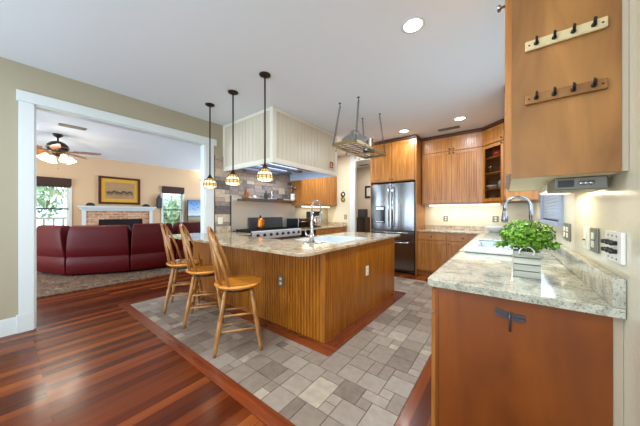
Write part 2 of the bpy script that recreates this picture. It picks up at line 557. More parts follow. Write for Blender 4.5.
# walls
XL = -4.1
wl = MB()
wl.box(XL - .12, -3.2, 0, XL, .2, CE); wl.box(XL - .12, 2.1, 0, XL, 5.9, CE); wl.box(XL - .12, .2, 2.46, XL, 2.1, CE)
struct('wall_left', wl, M['wall'])
wr = MB()
wr.box(.352, -3.2, 0, .47, 2.62, CE); wr.box(.352, 3.77, 0, .47, 5.9, CE); wr.box(.352, 2.62, 0, .47, 3.77, 1.2); wr.box(.352, 2.62, 2.15, .47, 3.77, CE)
struct('wall_right', wr, M['splash'])
wb = MB()
wb.box(XL, 5.75, 0, -3.2, 5.80, CE); wb.box(-2.45, 5.78, 0, .352, 5.9, CE); wb.box(-3.2, 5.75, 2.76, -2.45, 5.80, CE)
struct('wall_back', wb, M['splash'])
wf = MB()   # behind the camera, unseen, with two wide openings added to admit daylight
for x0, x1 in ((-4.1, -3.8), (0, .47), (-9.5, -8.8), (-4.9, -4.1)): wf.box(x0, -3.32, 0, x1, -3.2, CE)
for x0, x1 in ((-3.8, 0), (-8.8, -4.9)): wf.box(x0, -3.32, 0, x1, -3.2, .25); wf.box(x0, -3.32, 2.45, x1, -3.2, CE)
struct('wall_front', wf, M['wall'])
# living room
XF = -9.4
W1 = (.44, 1.06, .62, 2.14); W2 = (3.34, 3.97, .62, 2.14)
wv = MB()
ys = [-3.2, W1[0], W1[1], W2[0], W2[1], 6.5]
for a, b2 in ((ys[0], ys[1]), (ys[2], ys[3]), (ys[4], ys[5])): wv.box(XF - .12, a, 0, XF, b2, CE)
for W in (W1, W2): wv.box(XF - .12, W[0], 0, XF, W[1], W[2]); wv.box(XF - .12, W[0], W[3], XF, W[1], CE)
struct('wall_living', wv, M['peach'])
we = MB(); we.box(-9.5, 6.5, 0, -8.6, 6.62, CE); we.box(-5.8, 6.5, 0, -4.22, 6.62, CE); we.box(-8.6, 6.5, 0, -5.8, 6.62, .3); we.box(-8.6, 6.5, 2.5, -5.8, 6.62, CE)
struct('wall_end', we, M['peach'])
wh = MB(); wh.box(-5.2, 7.6, 0, -2.0, 7.72, CE); wh.box(-2.12, 5.9, 0, -2.0, 7.6, CE); wh.box(-5.2, 6.62, 0, -5.08, 7.6, CE)
struct('wall_hall', wh, M['hallwall'])
ce = MB(); ce.box(-9.55, -3.35, CE, .5, 7.75, CE + .1); struct('ceiling', ce, M['ceil'])

# opening trim: casings, header, jamb liner
t = MB()
t.box(XL, .09, .19, XL + .022, .2, 2.46); t.box(XL, .075, 0, XL + .03, .2, .19)
t.box(XL, .075, 2.46, XL + .028, 2.30, 2.575)
t.box(XL, 2.1, 0, XL + .022, 2.25, 2.46)
t.box(XL - .125, .2, 0, XL + .005, .215, 2.46); t.box(XL - .125, 2.085, 0, XL + .005, 2.1, 2.46); t.box(XL - .125, .2, 2.445, XL + .005, 2.1, 2.46)
t.box(XL - .145, .09, 0, XL - .12, .2, 2.46); t.box(XL - .145, 2.1, 0, XL - .12, 2.25, 2.46); t.box(XL - .145, .09, 2.46, XL - .12, 2.25, 2.57)
struct('trim_6', t, M['trim'], bevel=.003)
t = MB(); t.box(XL, -3.2, 0, XL + .018, .075, .16); t.box(XL, -3.2, .16, XL + .012, .075, .172); struct('baseboard_left', t, M['trim'])
# hall opening casing
t = MB(); t.box(-3.35, 5.73, 0, -3.19, 5.7495, CE - .002); t.box(-3.199, 5.7495, 0, -3.19, 5.81, 2.76); t.box(-3.189, 5.728, 2.66, -2.45, 5.7495, 2.78)
struct('trim_7', t, M['trim'])

# stone veneer behind the range
su, sv = .095, .075
sm_ = MB(); sm_.box(XL, 2.27, .8, XL + .012, 4.3, 2.3, .1)
for i, j, a, b in pattern(22, 20, lambda i, j: True, 11, [(3, 1), (2, 1), (2, 2), (3, 2), (3, 1), (2, 1), (4, 2), (1, 1)]):
    d = rnd.uniform(.022, .034); g = .003
    sm_.box(XL + .005, 2.27 + i * su + g, .8 + j * sv + g, XL + d, min(2.27 + (i + a) * su - g, 4.3), .8 + (j + b) * sv - g, rnd.choice([.15, .35, .45, .5, .6, .7, .9]))
struct('wall_stone', sm_, M['stone'])


# living-room windows
def win(n, W, cols):
    y0, y1, z0, z1 = W
    o = MB()
    for a, b2, c, d in ((y0 - .06, y0, z0 - .06, z1 + .06), (y1, y1 + .06, z0 - .06, z1 + .06)): o.box(XF, a, c, XF + .02, b2, d)
    o.box(XF, y0, z1, XF + .02, y1, z1 + .06); o.box(XF, y0 - .08, z0 - .05, XF + .05, y1 + .08, z0)
    s = .03
    o.box(XF - .09, y0, z0, XF - .05, y0 + s, z1); o.box(XF - .09, y1 - s, z0, XF - .05, y1, z1)
    o.box(XF - .09, y0, z0, XF - .05, y1, z0 + s); o.box(XF - .09, y0, z1 - s, XF - .05, y1, z1)
    f = struct('window_%d' % n, o, M['trim'])
    mu = MB(); mu.box(XF - .1, y0, 1.36, XF - .045, y1, 1.40); mu.build('meeting_rail', M['darkgrey'], f)
    mu = MB()
    for k in range(1, cols): yy = y0 + (y1 - y0) * k / cols; mu.box(XF - .08, yy - .006, 1.4, XF - .06, yy + .006, z1)
    if cols > 1: mu.build('muntin', M['trim'], f)
    g = MB(); g.box(XF - .072, y0, z0, XF - .068, y1, z1); g.build('pane', M['glass'], f)


win(1, W1, 3); win(2, W2, 1)
# kitchen window beside the sink
o = MB()
o.box(.338, 2.52, 1.17, .352, 2.62, 2.25); o.box(.338, 3.77, 1.17, .352, 3.82, 2.25); o.box(.338, 2.62, 2.15, .352, 3.77, 2.25); o.box(.315, 2.50, 1.17, .47, 3.82, 1.2)
o.box(.352, 2.62, 1.2, .47, 2.635, 2.15); o.box(.352, 3.755, 1.2, .47, 3.77, 2.15)
f = struct('window_3', o, M['bluetrim'])
o = MB(); o.box(.39, 2.64, 1.2, .42, 2.68, 2.15); o.box(.39, 3.71, 1.2, .42, 3.75, 2.15); o.box(.39, 2.68, 1.2, .42, 3.71, 1.24); o.box(.39, 3.18, 1.24, .42, 3.22, 2.15); o.build('sash', M['trim'], f)
o = MB(); o.box(.403, 2.68, 1.24, .407, 3.71, 2.15); o.build('pane', M['glass'], f)
bl = MB()
for k in range(30): bl.box(.357, 2.645, 1.215 + k * .031, .374, 3.745, 1.215 + k * .031 + .028)
tag(bl.build('window_blind', M['blind']), 'blue grey slatted blind lowered over the window beside the sink', 'blind')
# unseen windows behind the camera, added to go with the area lights
for n, x0, x1 in ((4, -3.8, 0), (5, -8.8, -4.9)):
    o = MB()
    for k in range(4): xx = x0 + (x1 - x0 - .06) * k / 3; o.box(xx, -3.3, .25, xx + .06, -3.22, 2.45)
    o.box(x0, -3.3, .25, x1, -3.22, .31); o.box(x0, -3.3, 2.39, x1, -3.22, 2.45)
    struct('window_%d' % n, o, M['trim'])

# outdoors seen through the living-room windows
g = MB(); g.box(-22, -8, -.4, -9.55, 14, -.15); struct('ground_outside', g, M['dirt'])


def leaves(mb, c, rad, n, s, r, flat=1.0, shell=.55):
    c = Vector(c)
    for _ in range(n):
        d = Vector((r.gauss(0, 1), r.gauss(0, 1), r.gauss(0, 1))).normalized()
        q = r.uniform(shell, 1.0)
        p = c + Vector((d.x * rad[0] * q, d.y * rad[1] * q, d.z * rad[2] * q))
        n_ = (d + Vector((r.uniform(-.7, .7), r.uniform(-.7, .7), r.uniform(-.3, .9)))).normalized()
        a = n_.cross(Vector((r.uniform(-1, 1), r.uniform(-1, 1), r.uniform(-1, 1)))).normalized(); b_ = n_.cross(a)
        L_ = s * r.uniform(.7, 1.3); W_ = L_ * .55
        mb.add([p - a * L_, p - b_ * W_ + n_ * L_ * .12, p + a * L_, p + b_ * W_ + n_ * L_ * .12], [(0, 1, 2, 3)], r.uniform(0, 1))


r2 = random.Random(3)
for (x, y, h, rad, lab) in ((-14.5, .2, 2.2, 1.5, 'broad leafy tree seen through the window left of the fireplace'),
                            (-17.2, 3.6, 2.6, 1.7, 'pale tree far behind the deck railing, left of the chimney breast'),
                            (-12.5, 5.1, 1.2, 1.0, 'green shrub seen low through the window right of the fireplace')):
    tr = thing('garden_tree' if h > 2 else 'garden_shrub', lab, 'tree' if h > 2 else 'shrub', (x, y, -.15))
    m_ = MB(); leaves(m_, (x, y, h), (rad, rad, rad * .95), 1500, .13, r2, shell=.2); m_.build('foliage', M['bush'], tr)
    m_ = MB(); m_.tube([(x, y, -.15), (x + .05, y, h * .5), (x, y, h)], [.12, .09, .05], 8); m_.build('trunk', M['darkwood'], tr)
rl = thing('deck_railing', 'white deck railing with thin balusters outside the window left of the fireplace', 'railing', (-11.0, .8, -.15))
m_ = MB(); m_.box(-11.03, -1.5, 1.08, -10.95, 3.6, 1.14); m_.box(-11.02, -1.5, .05, -10.96, 3.6, .1); m_.build('rail', M['trim'], rl)
for k in range(18):
    m_ = MB(); m_.box(-11.01, -.9 + k * .2, .1, -10.97, -.86 + k * .2, 1.08); m_.build('baluster', M['trim'], rl)
for yp in (-1.5, 3.5):
    m_ = MB(); m_.box(-11.05, yp, -.15, -10.93, yp + .12, 1.25); m_.build('post', M['trim'], rl)

# ================================================================== KITCHEN ISLAND
IX1, IY0, IY1 = -1.38, 1.88, 3.75
isl = thing('kitchen_island', 'L-shaped kitchen island clad in amber grooved wood boards under the granite worktop', 'island', (-2.7, 2.2, 0))
b = MB(); b.box(-4.06, IY0 + .012, .007, IX1 - .012, 2.48, .89); b.box(-2.28, 2.48, .007, IX1 - .012, IY1, .89)
# keep the sink hole clear
bm_body = MB()
bm_body.box(-4.06, IY0 + .012, .007, -2.28, 2.18, .89)
bm_body.box(-2.28, IY0 + .012, .007, -2.13, IY1, .89); bm_body.box(-1.49, IY0 + .012, .007, IX1 - .012, IY1, .89)
bm_body.box(-2.13, IY0 + .012, .007, -1.49, 2.29, .89); bm_body.box(-2.13, 3.01, .007, -1.49, IY1, .89)
bm_body.box(-2.13, 2.29, .007, -1.49, 3.01, .68)
bm_body.build('body', M['island'], isl)
p = MB(); p.bead(frame((-4.06, IY0, 0), (1, 0, 0), (0, -1, 0)), 0, 4.06 + IX1 - .025, .007, .89, 0, .04, .011, .008, .014); p.build('bead_panel', M['island'], isl)
p = MB(); p.bead(frame((IX1, IY0, 0), (0, 1, 0), (1, 0, 0)), .025, .65, .007, .89, 0, .04, .011, .008, .014); p.build('bead_panel', M['island'], isl)
p = MB(); p.bead(frame((IX1, IY0, 0), (0, 1, 0), (1, 0, 0)), .65, IY1 - IY0, .007, .89, 0, .3, .0015, .0015); p.build('side_panel', M['island'], isl)
p = MB(); p.box(IX1 - .026, IY0 - .004, .007, IX1 + .004, IY0 + .026, .89); p.build('corner_post', M['island'], isl, .003)

wt = thing('granite_worktop', 'tan flecked granite worktop with a rounded corner on the island', 'worktop', (-2.7, 2.2, .89))
z0, z1 = .89, .922
hx0, hx1, hy0, hy1 = -2.12, -1.5, 2.3, 3.0
FX, FY = -1.345, 1.53
arc = [(FX - .12 + .12 * math.sin(a), FY + .12 - .12 * math.cos(a)) for a in [PI / 2 * k / 6 for k in range(7)]]
lefta = [(-4.28 + .16 - .16 * math.sin(a), FY + .16 - .16 * math.cos(a)) for a in [PI / 2 * (6 - k) / 6 for k in range(7)]]
m_ = MB()
m_.prism(lefta + arc + [(FX, hy0), (-2.3, hy0), (-2.3, 2.2), (-4.05, 2.2), (-4.05, 2.07), (-4.28, 2.07)], z0, z1)
m_.box(-4.05, 2.2, z0, -3.45, 2.575, z1)
m_.box(-2.3, hy0, z0, hx0, 3.92, z1); m_.box(hx1, hy0, z0, FX, 3.92, z1); m_.box(hx0, hy1, z0, hx1, 3.92, z1)
m_.build('slab', M['granite'], wt, .005)
m_ = MB(); m_.box(-4.066, 2.27, .9225, -4.03, 2.55, 1.03); tag(m_.build('granite_upstand', M['granite'], None, .003), 'short granite upstand block against the stone wall by the white opening trim', 'upstand')

sk = thing('island_sink', 'white sink set into the granite island beside the tall coiled faucet', 'sink', (-1.81, 2.65, .69))
m_ = MB(); m_.box(hx0 - .02, hy0 - .02, .922, hx0 + .02, hy1 + .02, .932); m_.box(hx1 - .02, hy0 - .02, .922, hx1 + .02, hy1 + .02, .932)
m_.box(hx0, hy0 - .02, .922, hx1, hy0 + .02, .932); m_.box(hx0, hy1 - .02, .922, hx1, hy1 + .02, .932); m_.build('rim', M['white'], sk, .003)
m_ = MB(); m_.box(hx0 + .004, hy0 + .004, .69, hx0 + .02, hy1 - .004, .925); m_.box(hx1 - .02, hy0 + .004, .69, hx1 - .004, hy1 - .004, .925)
m_.box(hx0 + .02, hy0 + .004, .69, hx1 - .02, hy0 + .02, .925); m_.box(hx0 + .02, hy1 - .02, .69, hx1 - .02, hy1 - .004, .925); m_.box(hx0 + .02, hy0 + .02, .69, hx1 - .02, hy1 - .02, .7)
m_.build('basin', M['white'], sk)
m_ = MB(); m_.lathe([(.0, .702), (.045, .702), (.045, .708), (.02, .706), (0, .706)], (-1.81, 2.65, 0), 16); m_.build('drain', M['chrome'], sk)


def arcpts(c, r, a0, a1, n, u):
    c = Vector(c); u = Vector(u)
    return [c + u * (r * math.cos(a0 + (a1 - a0) * k / n)) + Vector((0, 0, r * math.sin(a0 + (a1 - a0) * k / n))) for k in range(n + 1)]


fx, fy = -1.80, 2.2
fa = thing('island_faucet', 'tall chrome spring faucet with pull-down spray head on the island', 'faucet', (fx, fy, .922))
m_ = MB(); m_.box(fx - .13, fy - .03, .922, fx + .13, fy + .03, .93); m_.build('base_plate', M['chrome'], fa, .004)
m_ = MB(); m_.lathe([(.03, .93), (.03, 1.0), (.022, 1.03), (.016, 1.06), (.016, 1.3), (.0, 1.3)], (fx, fy, 0), 14); m_.build('body', M['chrome'], fa)
m_ = MB(); m_.tube([(fx, fy, 1.3)] + arcpts((fx, fy + .085, 1.33), .085, PI, 0, 12, (0, 1, 0)) + [(fx, fy + .17, 1.27)], .011, 10)
for k in range(22):
    a = PI - PI * k / 21; c = Vector((fx, fy + .085 + .085 * math.cos(a), 1.33 + .085 * math.sin(a)))
    m_.lathe([(.011, -.002), (.0145, 0), (.011, .002)], c, 8, (0, -math.sin(a), math.cos(a)))
m_.build('spring_hose', M['chrome'], fa)
m_ = MB(); m_.lathe([(.012, 1.28), (.017, 1.26), (.018, 1.2), (.024, 1.17), (.022, 1.16), (0, 1.16)], (fx, fy + .17, 0), 12); m_.build('spray_head', M['nickel'], fa)
m_ = MB(); m_.tube([(fx, fy, 1.0), (fx - .06, fy - .03, 1.01), (fx - .075, fy - .035, 1.07)], [.014, .012, .008], 8); m_.build('handle', M['chrome'], fa)
m_ = MB(); m_.tube([(fx, fy, 1.22), (fx, fy + .16, 1.22)], .006, 6); m_.build('holder_arm', M['chrome'], fa)


# ---------------------------------------------------------------- outlets and switch plates
def outlet(name, label, fr, w, h, mat, kindp='duplex', group=None):
    o_, u, n = fr
    t = thing(name, label, 'outlet' if 'outlet' in name else 'switch', tuple(o_), group)
    m_ = MB(); m_.fbox(fr, -w / 2, w / 2, -h / 2, h / 2, 0, .006); m_.build('cover_plate', mat, t, .002)
    if kindp == 'duplex':
        for s in (-1, 1):
            m_ = MB(); m_.fbox(fr, -.016, .016, s * .024 - .015, s * .024 + .015, .006, .009); m_.build('socket', M['ivory'], t, .002)
            m2 = MB(); m2.fbox(fr, -.008, -.005, s * .024 - .006, s * .024 + .008, .009, .0096); m2.fbox(fr, .005, .008, s * .024 - .006, s * .024 + .008, .009, .0096); m2.build('slot', M['black'], t)
    return t


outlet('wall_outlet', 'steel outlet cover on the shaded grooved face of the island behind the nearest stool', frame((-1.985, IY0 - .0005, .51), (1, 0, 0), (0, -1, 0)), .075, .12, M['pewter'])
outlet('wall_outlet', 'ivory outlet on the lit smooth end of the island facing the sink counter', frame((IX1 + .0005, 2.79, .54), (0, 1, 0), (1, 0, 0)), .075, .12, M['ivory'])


# ---------------------------------------------------------------- cabinets
def knob(fr, u, z, n, parent, mat=None):
    o_, uu, nn = fr
    m_ = MB(); m_.lathe([(.006, 0), (.005, .012), (.014, .018), (.015, .024), (.009, .03), (0, .03)], o_ + uu * u + Vector((0, 0, z)) + nn * n, 10, nn)
    return m_.build('knob', mat or M['bronze'], parent)


def bead_door(fr, u0, u1, z0, z1, n, parent, mat, kn=None, name='door', th=.02, st=.055, pitch=.04, kmat=None):
    m_ = MB()
    m_.fbox(fr, u0, u0 + st, z0, z1, n, n + th); m_.fbox(fr, u1 - st, u1, z0, z1, n, n + th)
    m_.fbox(fr, u0 + st, u1 - st, z0, z0 + st, n, n + th); m_.fbox(fr, u0 + st, u1 - st, z1 - st, z1, n, n + th)
    d = m_.build(name, mat, parent)
    m_ = MB(); m_.bead(fr, u0 + st, u1 - st, z0 + st, z1 - st, n + th - .007, pitch, .005, .005); m_.build('bead_panel', mat, d)
    if kn: knob(fr, kn[0], kn[1], n + th, d, kmat)
    return d


def drawer(fr, u0, u1, z0, z1, n, parent, mat, kmat=None):
    m_ = MB(); m_.fbox(fr, u0, u1, z0, z1, n, n + .02); d = m_.build('drawer', mat, parent, .004)
    knob(fr, (u0 + u1) / 2, (z0 + z1) / 2, n + .02, d, kmat)
    return d


# back-wall base cabinet
F = frame((-1.42, 5.16, 0), (1, 0, 0), (0, -1, 0))
c = thing('base_cabinet', 'honey wood base cabinet with two drawers between the fridge and the sink counter', 'cabinet', (-.86, 5.45, 0))
m_ = MB(); m_.fbox(F, .0, 1.09, .1, .89, -.6, 0); m_.fbox(F, 0, 1.09, 0, .1, -.6, -.07); m_.build('body', M['maple'], c)
for u0, u1 in ((.01, .54), (.55, 1.08)):
    drawer(F, u0, u1, .735, .87, 0, c, M['maple'])
    bead_door(F, u0, u1, .12, .72, 0, c, M['maple'], (u1 - .03 if u0 < .1 else u0 + .03, .68), kmat=M['nickel'])
# right-hand run under the sink
F2 = frame((-.29, 1.385, 0), (0, 1, 0), (-1, 0, 0))
c = thing('sink_cabinet', 'long russet base cabinet under the sink counter with a plain end panel', 'cabinet', (0, 3.3, 0))
m_ = MB(); m_.box(-.285, 1.40, .1, .325, 2.5, .884); m_.box(-.285, 2.5, .1, .325, 3.45, .7); m_.box(-.285, 3.45, .1, .325, 5.13, .884); m_.box(-.22, 1.42, 0, .325, 5.13, .1); m_.build('body', M['maple'], c)
m_ = MB(); m_.box(-.29, 1.385, 0, .325, 1.401, .884); m_.build('end_panel', M['panel'], c)
m_ = MB(); m_.box(.3255, 1.388, 0, .351, 1.40, .884); m_.build('filler', M['shadewall'], c)
m_ = MB(); m_.box(-.283, 1.381, .0, -.276, 1.386, .884); m_.build('edge_bead', M['panel'], c)
for k in range(5):
    u0 = .008 + k * .74; u1 = u0 + .73
    if k not in (1, 2): drawer(F2, u0, u1, .75, .87, 0, c, M['maple'])
    bead_door(F2, u0, u1, .12, .735 if k not in (1, 2) else .87, 0, c, M['maple'])
# left-wall base cabinets beyond the range
F3 = frame((-3.47, 4.38, 0), (0, 1, 0), (1, 0, 0))
c = thing('base_cabinet', 'honey wood base cabinet with three top drawers on the range wall, far end', 'cabinet', (-3.78, 5.06, 0))
m_ = MB(); m_.fbox(F3, 0, 1.365, .1, .89, -.6, 0); m_.fbox(F3, 0, 1.365, 0, .1, -.6, -.07); m_.build('body', M['maple'], c)
for k in range(3):
    u0 = .01 + k * .45; drawer(F3, u0, u0 + .44, .73, .87, 0, c, M['maple']); bead_door(F3, u0, u0 + .44, .12, .715, 0, c, M['maple'])
ct = thing('granite_worktop', 'tan granite worktop on the range wall holding the toaster oven', 'worktop', (-3.78, 4.8, .89))
m_ = MB(); m_.box(-4.09, 3.86, .89, -3.44, 5.745, .922); m_.build('slab', M['granite'], ct, .004)
m_ = MB(); m_.box(-4.07, 5.72, .9225, -3.45, 5.745, 1.005); tag(m_.build('granite_upstand', M['granite'], None, .003), 'granite upstand on the end wall below the hanging plates', 'upstand')
# worktops, right run + back run
ct = thing('granite_worktop', 'daylit-toned flecked granite worktop along the right wall under planter and white sink', 'worktop', (0, 3.4, .89))
m_ = MB()
cr = [(-.327 + .03 - .03 * math.cos(a), 1.357 + .03 - .03 * math.sin(a)) for a in [PI / 2 * k / 5 for k in range(6)]]
m_.prism(cr + [(.35, 1.357), (.35, 2.54), (-.327, 2.54)], .885, .922)
m_.box(-.327, 2.54, .89, -.24, 3.4, .922); m_.box(.2, 2.54, .89, .35, 3.4, .922); m_.box(-.327, 3.4, .89, .35, 5.775, .922)
m_.build('slab', M['granite_day'], ct, .004)
m_ = MB(); m_.box(.318, 1.357, .9225, .3505, 5.74, 1.03); tag(m_.build('granite_upstand', M['granite_day'], None, .003), 'daylit-toned granite upstand along the foot of the right wall behind the planter', 'upstand')
ct = thing('granite_worktop', 'tan granite worktop on the back wall between fridge panel and corner', 'worktop', (-.87, 5.45, .89))
m_ = MB(); m_.box(-1.42, 5.125, .89, -.328, 5.775, .922); m_.build('slab', M['granite'], ct, .004)
m_ = MB(); m_.box(-1.415, 5.75, .9225, .34, 5.778, 1.0); tag(m_.build('granite_upstand', M['granite'], None, .003), 'tan granite upstand along the back wall right of the fridge', 'upstand')

# upper cabinets, back wall
F4 = frame((-1.405, 5.45, 0), (1, 0, 0), (0, -1, 0))
c = thing('wall_cabinet', 'four-door honey wood wall cabinet with grooved doors right of the fridge', 'cabinet', (-.86, 5.6, 1.46))
m_ = MB(); m_.fbox(F4, 0, 1.09, 1.46, 2.84, -.325, 0); m_.build('body', M['maple'], c)
for k, (u0, u1) in enumerate(((.02, .565), (.575, 1.085))):
    kx = u1 - .03 if k == 0 else u0 + .03
    bead_door(F4, u0, u1, 1.48, 2.50, 0, c, M['maple'], (kx, 2.47)); bead_door(F4, u0, u1, 2.52, 2.80, 0, c, M['maple'], (kx, 2.55))
m_ = MB(); m_.fbox(F4, 0, 1.09, 2.81, CE - .003, -.32, .035); m_.build('crown', M['walnut'], c, .01)
m_ = MB(); m_.fbox(F4, 0, 1.09, 1.44, 1.47, -.02, .005); m_.build('light_rail', M['maple'], c)
# diagonal corner cabinet with glass door
A, B = Vector((-.312, 5.45, 0)), Vector((.008, 5.13, 0))
ud = (B - A).normalized(); nd = Vector((-ud.y, ud.x, 0)) * -1
if nd.y > 0: nd = -nd
F5 = (A, ud, nd); WD = (B - A).length
c = thing('corner_cabinet', 'diagonal corner wall cabinet with a glass door over open shelves', 'cabinet', (.05, 5.5, 1.46))
m_ = MB()
ply = [(-.312, 5.45), (-.312, 5.775), (.328, 5.775), (.328, 5.13), (.008, 5.13)]
inn = [(-.295, 5.47), (-.295, 5.76), (.313, 5.76), (.313, 5.147), (.02, 5.147)]
m_.prism(ply, 1.46, 1.48); m_.prism(ply, 2.50, 2.84)
m_.box(-.312, 5.45, 1.48, -.297, 5.775, 2.5); m_.box(.01, 5.13, 1.48, .328, 5.145, 2.5); m_.box(-.297, 5.762, 1.48, .328, 5.775, 2.5); m_.box(.315, 5.145, 1.48, .328, 5.762, 2.5)
m_.build('body', M['inner'], c)
for z in (1.70, 1.99, 2.27):
    m_ = MB(); m_.prism([(-.29, 5.48), (-.29, 5.755), (.31, 5.755), (.31, 5.15), (.03, 5.15)], z, z + .018); m_.build('shelf', M['maple'], c)
m_ = MB(); st = .055
m_.fbox(F5, .0, st, 1.48, 2.5, 0, .02); m_.fbox(F5, WD - st, WD, 1.48, 2.5, 0, .02); m_.fbox(F5, st, WD - st, 1.48, 1.48 + st, 0, .02); m_.fbox(F5, st, WD - st, 2.5 - st, 2.5, 0, .02)
d = m_.build('glass_door', M['maple'], c)
m_ = MB(); m_.fbox(F5, st, WD - st, 1.48 + st, 2.5 - st, .008, .011); m_.build('pane', M['cabglass'], d)
bead_door(F5, 0, WD, 2.52, 2.80, 0, c, M['maple'], (WD - .03, 2.56)); knob(F5, WD - .03, 2.47, .02, d)
m_ = MB(); m_.fbox(F5, 0, WD, 2.81, CE - .003, -.1, .035); m_.build('crown', M['walnut'], c, .01)
m_ = MB(); m_.fbox(F5, 0, WD, 1.44, 1.47, -.02, .005); m_.build('light_rail', M['maple'], c)


def vessel(name, label, cat, prof, loc, mat, n=14, group=None, extra=None):
    m_ = MB(); m_.lathe(prof, loc, n)
    if extra: extra(m_, Vector(loc))
    o = m_.build(name, mat); tag(o, label, cat, group); return o


def kettle_extra(m_, l):
    m_.tube([l + Vector((-.06, 0, .1))] + [l + Vector((.085 * math.cos(a), 0, .1 + .09 * math.sin(a))) for a in [PI - PI * k / 8 for k in range(9)]], .007, 6)
    m_.tube([l + Vector((.07, 0, .05)), l + Vector((.13, -.02, .11))], [.016, .01], 8)


t = vessel('teapot', 'red enamel teapot on the top shelf of the glass corner cabinet', 'teapot', [(.06, 0), (.085, .03), (.085, .07), (.06, .11), (.03, .125), (.012, .13), (.012, .15), (0, .152)], (-.08, 5.40, 2.289), M['red'], extra=kettle_extra)
vessel('goblet', 'clear stemmed goblet on the middle shelf of the corner cabinet', 'glass', [(.035, 0), (.006, .006), (.006, .07), (.035, .09), (.04, .14), (.036, .145)], (-.2, 5.48, 2.009), M['clear'])
vessel('mug', 'red mug at the right end of the middle cabinet shelf', 'mug', [(.04, 0), (.042, .1), (.036, .1), (.034, .01), (0, .01)], (-.03, 5.36, 2.009), M['red'], extra=lambda m_, l: m_.tube([l + Vector((.04, 0, .08)), l + Vector((.07, 0, .07)), l + Vector((.07, 0, .03)), l + Vector((.04, 0, .02))], .006, 6))
vessel('bowl', 'white bowl on the lowest shelf of the corner cabinet', 'bowl', [(.04, 0), (.09, .04), (.1, .06), (.092, .06), (.04, .012), (0, .012)], (-.17, 5.47, 1.719), M['white'])
vessel('jar', 'blue grey lidded jar beside the white bowl in the corner cabinet', 'jar', [(.04, 0), (.045, .1), (.03, .12), (.03, .135), (0, .14)], (-.04, 5.37, 1.719), M['blind'])
vessel('bowl', 'clear glass bowl on the floor of the corner cabinet', 'bowl', [(.05, 0), (.1, .05), (.11, .1), (.105, .1), (.045, .01), (0, .01)], (-.14, 5.45, 1.481), M['clear'])

# right-wall upper beyond the window
c = thing('wall_cabinet', 'honey wood wall cabinet beyond the sink window with a plain end panel', 'cabinet', (.16, 4.45, 1.44))
m_ = MB(); m_.box(.022, 3.82, 1.46, .345, 5.12, 2.84); m_.build('body', M['maple'], c)
F6 = frame((.022, 3.82, 0), (0, 1, 0), (-1, 0, 0))
for u0 in (.01, .65): bead_door(F6, u0, u0 + .63, 1.48, 2.5, 0, c, M['maple']); bead_door(F6, u0, u0 + .63, 2.52, 2.8, 0, c, M['maple'])
m_ = MB(); m_.box(.002, 3.80, 2.81, .345, 5.12, CE - .003); m_.build('crown', M['walnut'], c, .01)
m_ = MB(); m_.box(.02, 3.82, 1.43, .345, 3.84, 1.46); m_.build('light_rail', M['maple'], c)
pl = thing('puck_light', 'small white under-cabinet light below the cabinet beyond the sink window', 'light', (.13, 4.2, 1.44))
m_ = MB(); m_.lathe([(.0, 1.445), (.05, 1.445), (.055, 1.46), (0, 1.46)], (.13, 4.2, 0), 16); m_.build('lens', M['strip_glow'], pl)
area('puck_lamp', (.13, 4.2, 1.43), (0, 0, 0), .1, .1, 1, (1, .9, .7), 'DISK')

# near hanging cabinet
c = thing('wall_cabinet', 'tall golden wood wall cabinet hung above the planter, bare end with two hook rails', 'cabinet', (.165, 1.75, 1.42))
y0, y1 = 1.337, 2.16
m_ = MB(); m_.box(.027, y0, 1.42, .334, y0 + .018, CE - .003); m_.build('end_panel', M['maplebox'], c)
m_ = MB(); m_.box(.027, y1 - .018, 1.42, .334, y1, CE - .003); m_.build('end_panel', M['maplebox'], c)
m_ = MB(); m_.box(.027, y0 + .0185, 1.4215, .3335, y1 - .0185, 1.438); m_.build('bottom_panel', M['litbottom'], c)
m_ = MB(); m_.box(.027, y0 + .0185, 1.438, .3335, y1 - .018, CE - .003); m_.build('carcass', M['maplebox'], c)
m_ = MB(); m_.box(.0245, y0 - .001, 1.42, .0265, y1, CE - .003); m_.build('face_frame', M['maple'], c)
m_ = MB(); m_.box(.335, y0 + .003, 1.42, .351, y1, CE - .003); m_.build('filler', M['shadewall'], c)
F7 = frame((.0245, y0, 0), (0, 1, 0), (-1, 0, 0))
for u0 in (.01, .42): bead_door(F7, u0, u0 + .4, 1.44, 2.5, 0, c, M['maple']); 
for u0 in (.01, .42): bead_door(F7, u0, u0 + .4, 2.52, 2.8, 0, c, M['maple'])
knob(F7, .03, 2.2, .02, c, M['nickel'])
FH = frame((0, y0, 0), (1, 0, 0), (0, -1, 0))
for zc, mat, lab in ((1.965, M['ivory'], 'upper cream hook rail with four black hooks on the hanging cabinet end'), (1.742, M['maplebox'], 'lower brown hook rail with four black hooks on the hanging cabinet end')):
    h = thing('hook_rail', lab, 'hook rail', (.185, y0, zc - .02))
    m_ = MB(); m_.fbox(FH, .07, .30, zc - .02, zc + .02, .0005, .014)
    if zc < 1.9: m_.build('board', M['maplebox'], h, .004)
    else: m_.build('board', plain('cream_board', (206, 184, 138), .5), h, .004)
    for k in range(4):
        x = .105 + k * .053
        m_ = MB(); m_.lathe([(.008, 0), (.008, .004), (.004, .005), (0, .006)], (x, y0 - .014, zc), 8, (0, -1, 0))
        m_.tube([(x, y0 - .016, zc + .002), (x, y0 - .034, zc - .008), (x, y0 - .042, zc + .004), (x, y0 - .044, zc + .012)], .0036, 6)
        m_.tube([(x, y0 - .016, zc), (x, y0 - .024, zc + .014), (x, y0 - .03, zc + .022)], .003, 6)
        m_.build('hook', M['iron'], h)
    for x in (.083, .287):
        m_ = MB(); m_.lathe([(.0035, 0), (.003, .0015), (0, .002)], (x, y0 - .014, zc), 8, (0, -1, 0)); m_.build('screw', M['iron'], h)
